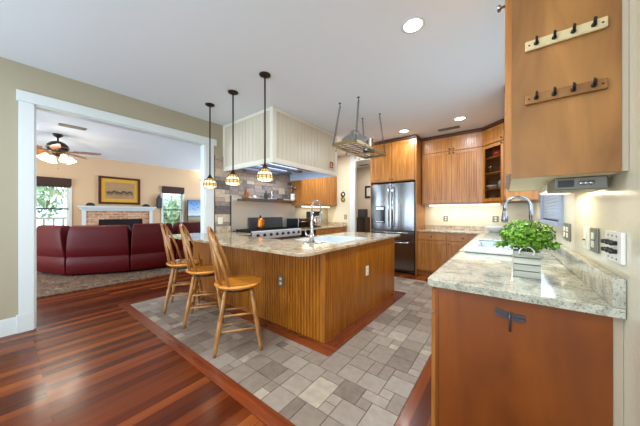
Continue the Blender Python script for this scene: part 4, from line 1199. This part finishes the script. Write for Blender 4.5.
for s in (-1, 1):
    m_ = MB(); m_.tube([(-1.83 - .03, 3.74 + s * .088, rz + .2), (-1.83 - .03, 3.74 + s * .12, rz + .2), (-1.83 + .03, 3.74 + s * .12, rz + .2), (-1.83 + .03, 3.74 + s * .088, rz + .2)], .006, 6); m_.build('handle', M['chrome'], sp_)

# ---------------------------------------------------------------- sink, faucet, planter, bowl on the right counter
sk = thing('kitchen_sink', 'white enamel drop-in sink with ribbed ledges on the right counter', 'sink', (-.02, 2.97, .74))
sx0, sx1, sy0, sy1, zt = -.28, .235, 2.5, 3.45, .962
m_ = MB(); m_.box(sx0, sy0, .922, sx1, sy0 + .13, zt); m_.box(sx0, sy1 - .13, .922, sx1, sy1, zt); m_.box(sx0, sy0 + .13, .922, sx0 + .06, sy1 - .13, zt); m_.box(sx1 - .1, sy0 + .13, .922, sx1, sy1 - .13, zt); m_.build('rim', M['white'], sk, .012, 3)
m_ = MB()
x0, x1, y0, y1 = sx0 + .06, sx1 - .1, sy0 + .13, sy1 - .13
m_.box(x0, y0, .74, x0 + .012, y1, .95); m_.box(x1 - .012, y0, .74, x1, y1, .95); m_.box(x0 + .012, y0, .74, x1 - .012, y0 + .012, .95); m_.box(x0 + .012, y1 - .012, .74, x1 - .012, y1, .95); m_.box(x0 + .012, y0 + .012, .74, x1 - .012, y1 - .012, .752); m_.build('basin', M['white'], sk)
for ya in (sy0 + .025, sy1 - .115):
    m_ = MB()
    for k in range(9): m_.box(sx0 + .05 + k * .047, ya, zt - .002, sx0 + .075 + k * .047, ya + .09, zt + .004)
    m_.build('drain_ribs', M['white'], sk, .002)
gx, gy = .195, 2.93
gf = thing('gooseneck_faucet', 'brushed nickel gooseneck faucet arching over the white sink behind the planter', 'faucet', (gx, gy, zt))
m_ = MB(); m_.lathe([(.03, zt), (.028, zt + .02), (.018, zt + .05), (.016, zt + .09), (0, zt + .09)], (gx, gy, .0015), 14); m_.build('base', M['nickel'], gf)
m_ = MB(); m_.tube([(gx, gy, zt + .05), (gx, gy, 1.32)] + arcpts((gx - .095, gy, 1.325), .095, 0, PI, 14, (1, 0, 0)) + [(gx - .192, gy, 1.29)], .0135, 10); m_.build('neck', M['nickel'], gf)
m_ = MB(); m_.lathe([(.015, 1.29), (.019, 1.27), (.02, 1.23), (.026, 1.2), (.022, 1.19), (0, 1.19)], (gx - .192, gy, 0), 12); m_.build('spray_head', M['nickel'], gf)
m_ = MB(); m_.tube([(gx, gy, zt + .06), (gx, gy + .05, zt + .07), (gx - .0, gy + .075, zt + .12)], [.01, .009, .006], 8); m_.build('handle', M['nickel'], gf)

px0, px1, py0, py1 = .04, .155, 1.705, 1.82
pt = thing('planter', 'whitewashed wooden planter box with wire handle and bushy green boxwood plant', 'plant', (.097, 1.76, .922))
m_ = MB()
for k in range(4):
    z_ = .922 + k * .036
    m_.box(px0, py0, z_, px1, py0 + .01, z_ + .031); m_.box(px0, py1 - .01, z_, px1, py1, z_ + .031); m_.box(px0, py0 + .01, z_, px0 + .01, py1 - .01, z_ + .031); m_.box(px1 - .01, py0 + .01, z_, px1, py1 - .01, z_ + .031)
m_.build('box', M['planter'], pt, .0015)
m_ = MB(); m_.box(px0 + .011, py0 + .011, .924, px1 - .011, py1 - .011, 1.05); m_.build('soil', M['dirt'], pt)
m_ = MB(); m_.tube([(px0 + .026, py0 - .003, 1.045)] + arcpts((px0 + .057, py0 - .012, 1.058), .031, PI, 0, 8, (1, 0, 0)) + [(px1 - .028, py0 - .003, 1.045)], .0036, 6)
for x in (px0 + .03, px1 - .03): m_.lathe([(.006, 0), (.005, .004), (0, .004)], (x, py0, 1.05), 8, (0, -1, 0))
m_.build('handle', M['plate'], pt)
m_ = MB(); r3 = random.Random(21)
leaves(m_, (.098, 1.763, 1.147), (.122, .120, .088), 1700, .0115, r3, shell=.55)
leaves(m_, (.098, 1.775, 1.13), (.09, .085, .06), 500, .013, r3, shell=.2)
leaves(m_, (.2, 1.74, 1.10), (.05, .04, .022), 60, .012, r3, shell=.2)
leaves(m_, (-.01, 1.75, 1.09), (.04, .04, .02), 60, .012, r3, shell=.2)
m_.build('foliage', M['leaf'], pt)
m_ = MB()
for k in range(14):
    a = k * 2.4; m_.tube([(.098 + .02 * math.cos(a), 1.763 + .02 * math.sin(a), 1.04), (.098 + .07 * math.cos(a), 1.763 + .07 * math.sin(a), 1.14)], .002, 5)
m_.build('stems', M['dirt'], pt)
vessel('bowl', 'white footed serving bowl on the back worktop corner left of the sink', 'bowl', [(.08, 0), (.09, .01), (.16, .06), (.185, .11), (.178, .11), (.08, .02), (0, .02)], (-.12, 5.42, .9222), M['white'], 20)

# ---------------------------------------------------------------- end wall decor, hall
t = thing('hanging_plates', 'two small round decorative plates hung one above the other beside the hall doorway', 'wall decor', (-3.57, 5.745, 1.6))
for z, mat in ((1.79, M['darkwood']), (1.65, M['brassrack'])):
    m_ = MB(); m_.lathe([(.0, 0), (.04, .002), (.07, .012), (.072, .015), (.045, .008), (0, .006)], (-3.57, 5.748, z), 18, (0, -1, 0)); m_.build('plate', mat, t)
    m_ = MB(); m_.lathe([(.0, .007), (.032, .009), (.03, .011), (0, .011)], (-3.57, 5.748, z), 14, (0, -1, 0)); m_.build('plate_centre', M['goldmat'] if z < 1.7 else M['ivory'], t)
m_ = MB(); m_.tube([(-3.57, 5.745, 1.9), (-3.57, 5.743, 1.6)], .004, 6); m_.build('hanger', M['bronze'], t)
ch = thing('hall_chest', 'dark carved wooden chest standing in the hall beside the fridge', 'chest', (-3.85, 7.3, 0))
m_ = MB(); m_.box(-4.1, 7.05, .08, -3.55, 7.55, 1.1); m_.build('body', M['darkwood'], ch, .01)
m_ = MB(); m_.box(-4.13, 7.02, 1.1, -3.52, 7.56, 1.13); m_.build('top', M['darkwood'], ch, .005)
for k in range(2):
    m_ = MB(); m_.box(-4.08 + k * .265, 7.035, .15, -3.83 + k * .265, 7.05, 1.05); m_.build('door', M['darkwood'], ch, .006)
for x in (-4.08, -3.6):
    for y in (7.08, 7.48):
        m_ = MB(); m_.box(x, y, 0, x + .05, y + .05, .08); m_.build('leg', M['darkwood'], ch)
cb = thing('table_clock', 'dark framed clock case standing on the hall chest', 'clock', (-3.8, 7.3, 1.13))
m_ = MB(); m_.box(-3.93, 7.25, 1.13, -3.62, 7.37, 1.4); m_.build('case', M['darkwood'], cb, .01)
m_ = MB(); m_.box(-3.89, 7.243, 1.18, -3.66, 7.25, 1.36); m_.build('face', M['darkgrey'], cb)
hp = thing('framed_picture', 'small dark framed picture on the hall wall beside the fridge', 'picture', (-3.6, 7.58, 1.8))
m_ = MB(); m_.box(-3.83, 7.575, 1.78, -3.3, 7.598, 2.2); m_.build('frame', M['iron'], hp, .004)
m_ = MB(); m_.box(-3.76, 7.571, 1.85, -3.37, 7.576, 2.13); m_.build('print', plain('pale_print', (190, 196, 190), .6, var=.3, bscale=5), hp)

# ---------------------------------------------------------------- ceiling fixtures
def can(x, y, label, p=28):
    t = thing('recessed_light', label, 'ceiling light', (x, y, CE - .006), 'recessed ceiling lights')
    m_ = MB(); m_.lathe([(.072, CE - .001), (.095, CE - .001), (.096, CE - .004), (.074, CE - .007), (.072, CE - .001)], (x, y, 0), 24); m_.build('trim_ring', M['trim'], t)
    m_ = MB(); m_.lathe([(0, CE - .003), (.073, CE - .003), (.073, CE - .001), (0, CE - .001)], (x, y, 0), 24); m_.build('lens', M['cangl'], t)
    area('can_or_fill_lamp', (x, y, CE - .012), (0, 0, 0), .14, .14, p, CAN, 'DISK')


can(-.616, 2.111, 'recessed ceiling light nearest the camera, beside the hanging cabinet', 50)
can(-1.551, 4.732, 'recessed ceiling light just in front of the fridge cabinet', 15)
can(-.592, 4.682, 'recessed ceiling light in front of the grooved wall cabinets', 15)
for x, y, p in ((-2.3, -.7, 24), (-1.4, -1.4, 24), (-.9, .1, 28), (-3.15, 4.75, 42)): area('can_or_fill_lamp', (x, y, CE - .012), (0, 0, 0), .14, .14, p, CAN, 'DISK')  # unseen lamps without fittings, added to brighten room and range wall


def vent(x, y, lx, ly, label, mat):
    t = thing('ceiling_vent', label, 'vent', (x, y, CE - .012))
    m_ = MB()
    for a in (-1, 1): m_.box(x - lx / 2, y + a * ly / 2 - .012, CE - .012, x + lx / 2, y + a * ly / 2 + .012, CE - .001); m_.box(x + a * lx / 2 - .012, y - ly / 2, CE - .012, x + a * lx / 2 + .012, y + ly / 2, CE - .001)
    m_.build('frame', mat, t)
    m_ = MB(); n = 6
    for k in range(n):
        if lx > ly: yy = y - ly / 2 + ly * (k + .5) / n; m_.box(x - lx / 2, yy - ly / n * .3, CE - .009, x + lx / 2, yy + ly / n * .3, CE - .003)
        else: xx = x - lx / 2 + lx * (k + .5) / n; m_.box(xx - lx / n * .3, y - ly / 2, CE - .009, xx + lx / n * .3, y + ly / 2, CE - .003)
    m_.build('louvers', mat, t)


vent(-.83, 5.1, .34, .1, 'narrow dark ceiling vent above the grooved wall cabinets', M['pewter'])
vent(-6.35, .77, .14, .34, 'grey ceiling vent in the living room beside the fan', M['pewter'])
vent(-3.7, 7.25, .3, .12, 'grey vent on the hall ceiling', M['pewter'])

# ================================================================== LIVING ROOM
# rug
m_ = MB(); m_.box(-8.7, -1.6, .001, -5.5, 3.9, .014); tag(m_.build('area_rug', M['rug']), 'patterned brown and beige area rug under the red leather sofa', 'rug')

sf = thing('sectional_sofa', 'oxblood leather sectional sofa seen from behind on the patterned rug', 'sofa', (-6.8, 1.5, .014))


def sofa_sec(P0, P1, ins0, ins1, top=1.02):
    P0, P1 = Vector((*P0, 0)), Vector((*P1, 0)); u = (P1 - P0).normalized(); n = Vector((u.y, -u.x, 0))
    if n.x < 0: n = -n
    W = (P1 - P0).length
    # profile (n offset, z, side inset)
    rows = [(-.03, .045, .01), (-.005, .07, .003), (.012, .25, .002), (.008, .375, .006), (-.006, .392, .008), (.012, .41, .004), (.03, .6, .01), (.035, .8, .02), (.03, .9, .03), (.0, top - .02, .045), (-.06, top, .06), (-.14, top - .01, .06), (-.2, top - .06, .05), (-.24, .8, .03), (-.25, .45, .01), (-.25, .05, .01)]
    nu = 10
    vs = []
    for nn, z, ins in rows:
        i0 = ins + ins0 * max(0, (z - .39) / .6); i1 = ins + ins1 * max(0, (z - .39) / .6)
        for k in range(nu + 1):
            s = k / nu; a = i0 + (W - i0 - i1) * s
            puff = .02 * (1 - (2 * s - 1) ** 4) if nn > -.05 else 0
            vs.append(P0 + u * a + n * (nn + puff) + Vector((0, 0, z)))
    m = nu + 1; R_ = len(rows); fs = []
    for i in range(R_ - 1):
        for k in range(nu): fs.append((i * m + k, i * m + k + 1, (i + 1) * m + k + 1, (i + 1) * m + k))
    fs.append(tuple(i * m for i in range(R_))); fs.append(tuple(i * m + nu for i in reversed(range(R_)))); fs.append(tuple(list(range(nu + 1)) + list(reversed(range((R_ - 1) * m, R_ * m)))))
    mb = MB(); mb.add(vs, fs, smooth=True)
    o = mb.build('back_section', M['leather'], sf)
    md = o.modifiers.new('edge', 'BEVEL'); md.width = .02; md.segments = 3; md.limit_method = 'ANGLE'; md.angle_limit = R(50)
    mb = MB(); FF = (P0, u, n)
    mb.fbox(FF, .02, W - .02, .10, .34, -.95, -.26); mb.build('seat_base', M['leather'], sf, .03, 3)
    mb = MB(); mb.fbox(FF, .015, W - .015, .34, .5, -.98, -.25); mb.build('seat_cushion', M['leather'], sf, .05, 4)
    for a in (.08, W - .08):
        for q in (-.08, -.85):
            mb = MB(); mb.lathe([(.025, .014), (.03, .1), (0, .1)], P0 + u * a + n * q, 8); mb.build('foot', M['black'], sf)


sofa_sec((-7.75, .40), (-6.86, .72), .0, .07)
sofa_sec((-6.84, .73), (-6.25, 1.60), .02, .0)
sofa_sec((-6.245, 1.61), (-6.10, 2.42), .0, .02, 1.04)
sofa_sec((-6.09, 2.44), (-6.25, 3.25), .0, .0, 1.05)
sofa_sec((-6.26, 3.27), (-6.85, 3.9), .0, .0, 1.02)

# fireplace
fp = thing('fireplace', 'brick fireplace with white mantel and pilasters in the living room', 'fireplace', (XF + .1, 2.15, 0))
m_ = MB(); m_.box(XF + .002, 1.34, 0, XF + .1, 1.65, 1.33); m_.box(XF + .002, 2.72, 0, XF + .1, 2.98, 1.33); m_.box(XF + .002, 1.65, 1.08, XF + .1, 2.72, 1.33); m_.build('brick_surround', M['brick'], fp)
m_ = MB(); m_.box(XF + .002, 1.65, 0, XF + .02, 2.72, 1.08); m_.build('firebox', M['soot'], fp)
m_ = MB(); m_.box(XF + .06, 1.66, .1, XF + .075, 2.71, 1.06); m_.build('fire_screen', M['black'], fp)
for y0_, y1_ in ((1.3, 1.385), (2.9, 2.985)):
    m_ = MB(); m_.box(XF + .1, y0_, 0, XF + .14, y1_, 1.33); m_.build('pilaster', M['trim'], fp, .004)
m_ = MB(); m_.box(XF + .002, 1.22, 1.42, XF + .24, 3.07, 1.47); m_.box(XF + .002, 1.26, 1.37, XF + .19, 3.03, 1.42); m_.box(XF + .002, 1.3, 1.33, XF + .15, 2.99, 1.37); m_.build('mantel', M['trim'], fp, .005)
# art
ar = thing('framed_picture', 'wide framed sepia picture with gold mat leaning over the fireplace mantel', 'picture', (XF + .03, 2.165, 1.5))
m_ = MB(); a0, a1, b0, b1 = 1.66, 2.67, 1.54, 2.36
m_.box(XF + .005, a0, b0, XF + .04, a0 + .06, b1); m_.box(XF + .005, a1 - .06, b0, XF + .04, a1, b1); m_.box(XF + .005, a0 + .06, b0, XF + .04, a1 - .06, b0 + .06); m_.box(XF + .005, a0 + .06, b1 - .06, XF + .04, a1 - .06, b1); m_.build('frame', M['frame'], ar)
m_ = MB(); m_.box(XF + .006, a0 + .05, b0 + .05, XF + .02, a1 - .05, b1 - .05); m_.build('mat_board', M['goldmat'], ar)
m_ = MB(); m_.box(XF + .02, a0 + .15, b0 + .16, XF + .024, a1 - .15, b1 - .16); pr_ = m_.build('print', M['sepia'], ar)
m_ = MB(); r4 = random.Random(4)
for k in range(26):
    y = a0 + .2 + k * .024; z = b0 + .36 + r4.uniform(-.03, .03); m_.ball((XF + .024, y, z), .03, 8, .12, .8, 1.1); m_.box(XF + .0235, y - .004, z - .1, XF + .0255, y + .004, z)
m_.build('drawn_herd', M['sepiadark'], ar)
for y, lab in ((1.47, 'dark rounded box on the mantel left of the framed picture'), (2.8, 'dark rounded box on the mantel right of the framed picture')):
    t = thing('mantel_box', lab, 'ornament', (XF + .14, y, 1.4715))
    m_ = MB(); m_.box(XF + .08, y - .09, 1.4715, XF + .2, y + .09, 1.52); m_.build('body', M['darkwood'], t, .008)
    m_ = MB(); m_.ball((XF + .14, y, 1.52), .08, 12, .7, 1.05, .55); m_.build('lid', M['darkwood'], t)
sp = thing('wall_speaker', 'grey upright speaker with a pointed top on the wall beside the right window', 'speaker', (XF + .05, 3.2, 1.45))
m_ = MB(); m_.box(XF + .003, 3.13, 1.43, XF + .12, 3.27, 1.78); m_.build('case', M['darkgrey'], sp, .008)
m_ = MB(); m_.lathe([(.06, 1.78), (.045, 1.84), (.015, 1.87), (.02, 1.9), (0, 1.92)], (XF + .06, 3.2, 0), 12); m_.build('finial', M['walnut'], sp)
# shades
for W, lab in ((W1, 'dark woven shade rolled up at the top of the window left of the fireplace'), (W2, 'dark woven shade rolled up at the top of the window right of the fireplace')):
    t = thing('roman_blind', lab, 'window shade', (XF + .04, (W[0] + W[1]) / 2, 1.94))
    m_ = MB(); m_.box(XF + .022, W[0] - .05, 1.99, XF + .06, W[1] + .05, 2.2); m_.build('valance', M['shade'], t, .004)
    m_ = MB()
    for k in range(3): m_.box(XF + .022, W[0] - .03, 1.955 + k * .012, XF + .055 - k * .006, W[1] + .03, 1.965 + k * .012)
    m_.build('folds', M['shade'], t)
# tv
tv = thing('television', 'flat television showing a blue sky beach scene, partly behind the white trim', 'television', (-9.2, 4.8, .5))
ty0, ty1, tz0, tz1 = 4.1, 5.5, .93, 1.74
m_ = MB(); m_.box(-9.27, ty0 - .012, tz0 - .012, -9.225, ty1 + .012, tz1 + .012); m_.build('bezel', M['black'], tv, .004)


def tvmat():
    m, N, L, P = new_mat('screen_picture')
    tc = N.new('ShaderNodeTexCoord'); sx = N.new('ShaderNodeSeparateXYZ'); L.new(tc.outputs['Generated'], sx.inputs[0])
    nz = N.new('ShaderNodeTexNoise'); nz.inputs['Scale'].default_value = 3; L.new(tc.outputs['Generated'], nz.inputs['Vector'])
    ma = N.new('ShaderNodeMath'); ma.operation = 'MULTIPLY_ADD'; ma.inputs[1].default_value = .12; L.new(nz.outputs['Fac'], ma.inputs[0]); L.new(sx.outputs['Z'], ma.inputs[2])
    rp = N.new('ShaderNodeValToRGB'); e = rp.color_ramp.elements
    e[0].position = .05; e[0].color = lin((112, 104, 60)); e[1].position = 1; e[1].color = lin((70, 140, 226))
    for p_, c_ in ((.28, (170, 158, 112)), (.3, (70, 110, 130)), (.36, (110, 150, 180)), (.38, (226, 236, 242)), (.6, (168, 208, 244))):
        q = e.new(p_); q.color = lin(c_)
    L.new(ma.outputs[0], rp.inputs[0])
    P.inputs['Base Color'].default_value = (.02, .02, .02, 1); P.inputs['Roughness'].default_value = .2
    L.new(rp.outputs[0], P.inputs['Emission Color']); P.inputs['Emission Strength'].default_value = .9
    return m


m_ = MB(); m_.box(-9.226, ty0, tz0, -9.222, ty1, tz1); sc_ = m_.build('screen', tvmat(), tv)
m_ = MB()
for (y, z) in ((4.22, 1.62), (4.3, 1.55), (4.4, 1.6), (4.27, 1.42), (4.36, 1.38), (4.45, 1.46)):
    m_.slab(frame((-9.2215, y, z), (0, 1, 0), (1, 0, 0)), [(-.03, .05), (0, 0), (.01, -.03), (.02, .0), (.012, .03)], 0, .001)
m_.build('screen_birds', M['black'], tv)
m_ = MB(); m_.box(-9.3, 4.6, .88, -9.24, 5.0, 1.0); m_.box(-9.34, 4.5, .601, -9.14, 5.1, .62); m_.box(-9.29, 4.75, .62, -9.26, 4.85, .9); m_.build('stand', M['black'], tv)
cs = thing('media_console', 'dark low media console under the television', 'console', (-9.1, 4.8, 0))
m_ = MB(); m_.box(-9.38, 3.95, .06, -8.95, 5.7, .6); m_.build('body', M['darkwood'], cs, .008)
for k in range(3):
    m_ = MB(); m_.box(-8.95, 3.97 + k * .575, .1, -8.935, 4.52 + k * .575, .57); m_.build('door', M['darkwood'], cs, .004)
m_ = MB(); m_.box(-9.33, 4.0, 0, -9.0, 5.65, .06); m_.build('plinth', M['black'], cs)
# small sconce beyond the trim
so = thing('wall_sconce', 'small glowing wall sconce high on the living room wall above the television', 'sconce', (XF + .05, 4.66, 2.5))
m_ = MB(); m_.lathe([(.05, 0), (.045, .015), (0, .02)], (XF + .003, 4.66, 2.56), 12, (1, 0, 0)); m_.tube([(XF + .02, 4.66, 2.56), (XF + .1, 4.66, 2.54), (XF + .12, 4.66, 2.58)], .01, 6); m_.build('bracket', M['bronze'], so)
m_ = MB(); m_.lathe([(.03, 2.58), (.09, 2.62), (.1, 2.7), (.09, 2.7), (.03, 2.59)], (XF + .12, 4.66, 0), 14); m_.build('shade', M['bulb'], so)
point('sconce_lamp', (XF + .16, 4.66, 2.74), 2.5, (1, .85, .6))

# ceiling fan
cx_, cy_ = -7.2, .66
fn = thing('ceiling_fan', 'walnut-bladed ceiling fan with lit glass shades in the living room', 'ceiling fan', (cx_, cy_, 2.2))
m_ = MB(); m_.lathe([(.075, CE - .002), (.075, CE - .03), (.03, CE - .07), (.014, CE - .075), (.014, 2.71), (0, 2.71)], (cx_, cy_, 0), 18); m_.build('downrod', M['bronze'], fn)
m_ = MB(); m_.lathe([(.05, 2.72), (.1, 2.7), (.15, 2.65), (.165, 2.59), (.14, 2.54), (.08, 2.52), (.08, 2.46), (.05, 2.42), (0, 2.42)], (cx_, cy_, 0), 22); m_.build('motor', M['bronze'], fn)
m_ = MB(); m_.lathe([(.1665, 2.585), (.17, 2.59), (.17, 2.6), (.164, 2.605)], (cx_, cy_, 0), 22); m_.lathe([(.082, 2.5), (.088, 2.49), (.082, 2.48)], (cx_, cy_, 0), 18); m_.build('brass_band', M['brassrack'], fn)
for k in range(5):
    a = R(63 + 72 * k); d = Vector((math.cos(a), math.sin(a), 0)); s = Vector((-d.y, d.x, 0)); c0 = Vector((cx_, cy_, 2.53))
    m_ = MB(); tilt = .035
    poly = [(.22, -.05), (.3, -.062), (.55, -.068), (.64, -.06), (.68, -.03), (.68, .03), (.64, .06), (.55, .068), (.3, .062), (.22, .05)]
    top = [c0 + d * p + s * q + Vector((0, 0, q / .068 * tilt + .004)) for p, q in poly]; bot_ = [v - Vector((0, 0, .008)) for v in top]
    n = len(poly); m_.add(top + bot_, [tuple(range(n)), tuple(reversed(range(n, 2 * n)))] + [(i, n + i, n + (i + 1) % n, (i + 1) % n) for i in range(n)]); bl_ = m_.build('blade', M['fanblade'], fn)
    m_ = MB(); m_.tube([c0 + d * .12, c0 + d * .19 + Vector((0, 0, -.012)), c0 + d * .27 + Vector((0, 0, -.004))], [.012, .016, .012], 6); m_.build('blade_arm', M['brassrack'], bl_)
for k in range(4):
    a = R(20 + 90 * k); d = Vector((math.cos(a), math.sin(a), 0)); c0 = Vector((cx_, cy_, 2.44))
    m_ = MB(); m_.tube([c0 + d * .05, c0 + d * .12 + Vector((0, 0, .02)), c0 + d * .17 + Vector((0, 0, -.01))], .009, 6); am = m_.build('lamp_arm', M['brassrack'], fn)
    ax = (d * .55 + Vector((0, 0, -1))).normalized()
    m_ = MB(); m_.lathe([(.03, 0), (.045, .02), (.06, .07), (.085, .12), (.082, .122), (.05, .06), (0, .02)], c0 + d * .165 + Vector((0, 0, -.005)), 14, ax); m_.build('lamp_shade', M['bulb'], am)
for k in range(4):
    a = R(20 + 90 * k); point('fan_lamp', (cx_ + .27 * math.cos(a), cy_ + .27 * math.sin(a), 2.3), 11, (1, .9, .76), .05)
m_ = MB(); m_.tube([(cx_, cy_, 2.42), (cx_, cy_, 2.18)], .002, 5); m_.ball((cx_, cy_, 2.17), .01, 8); m_.build('pull_chain', M['brassrack'], fn)
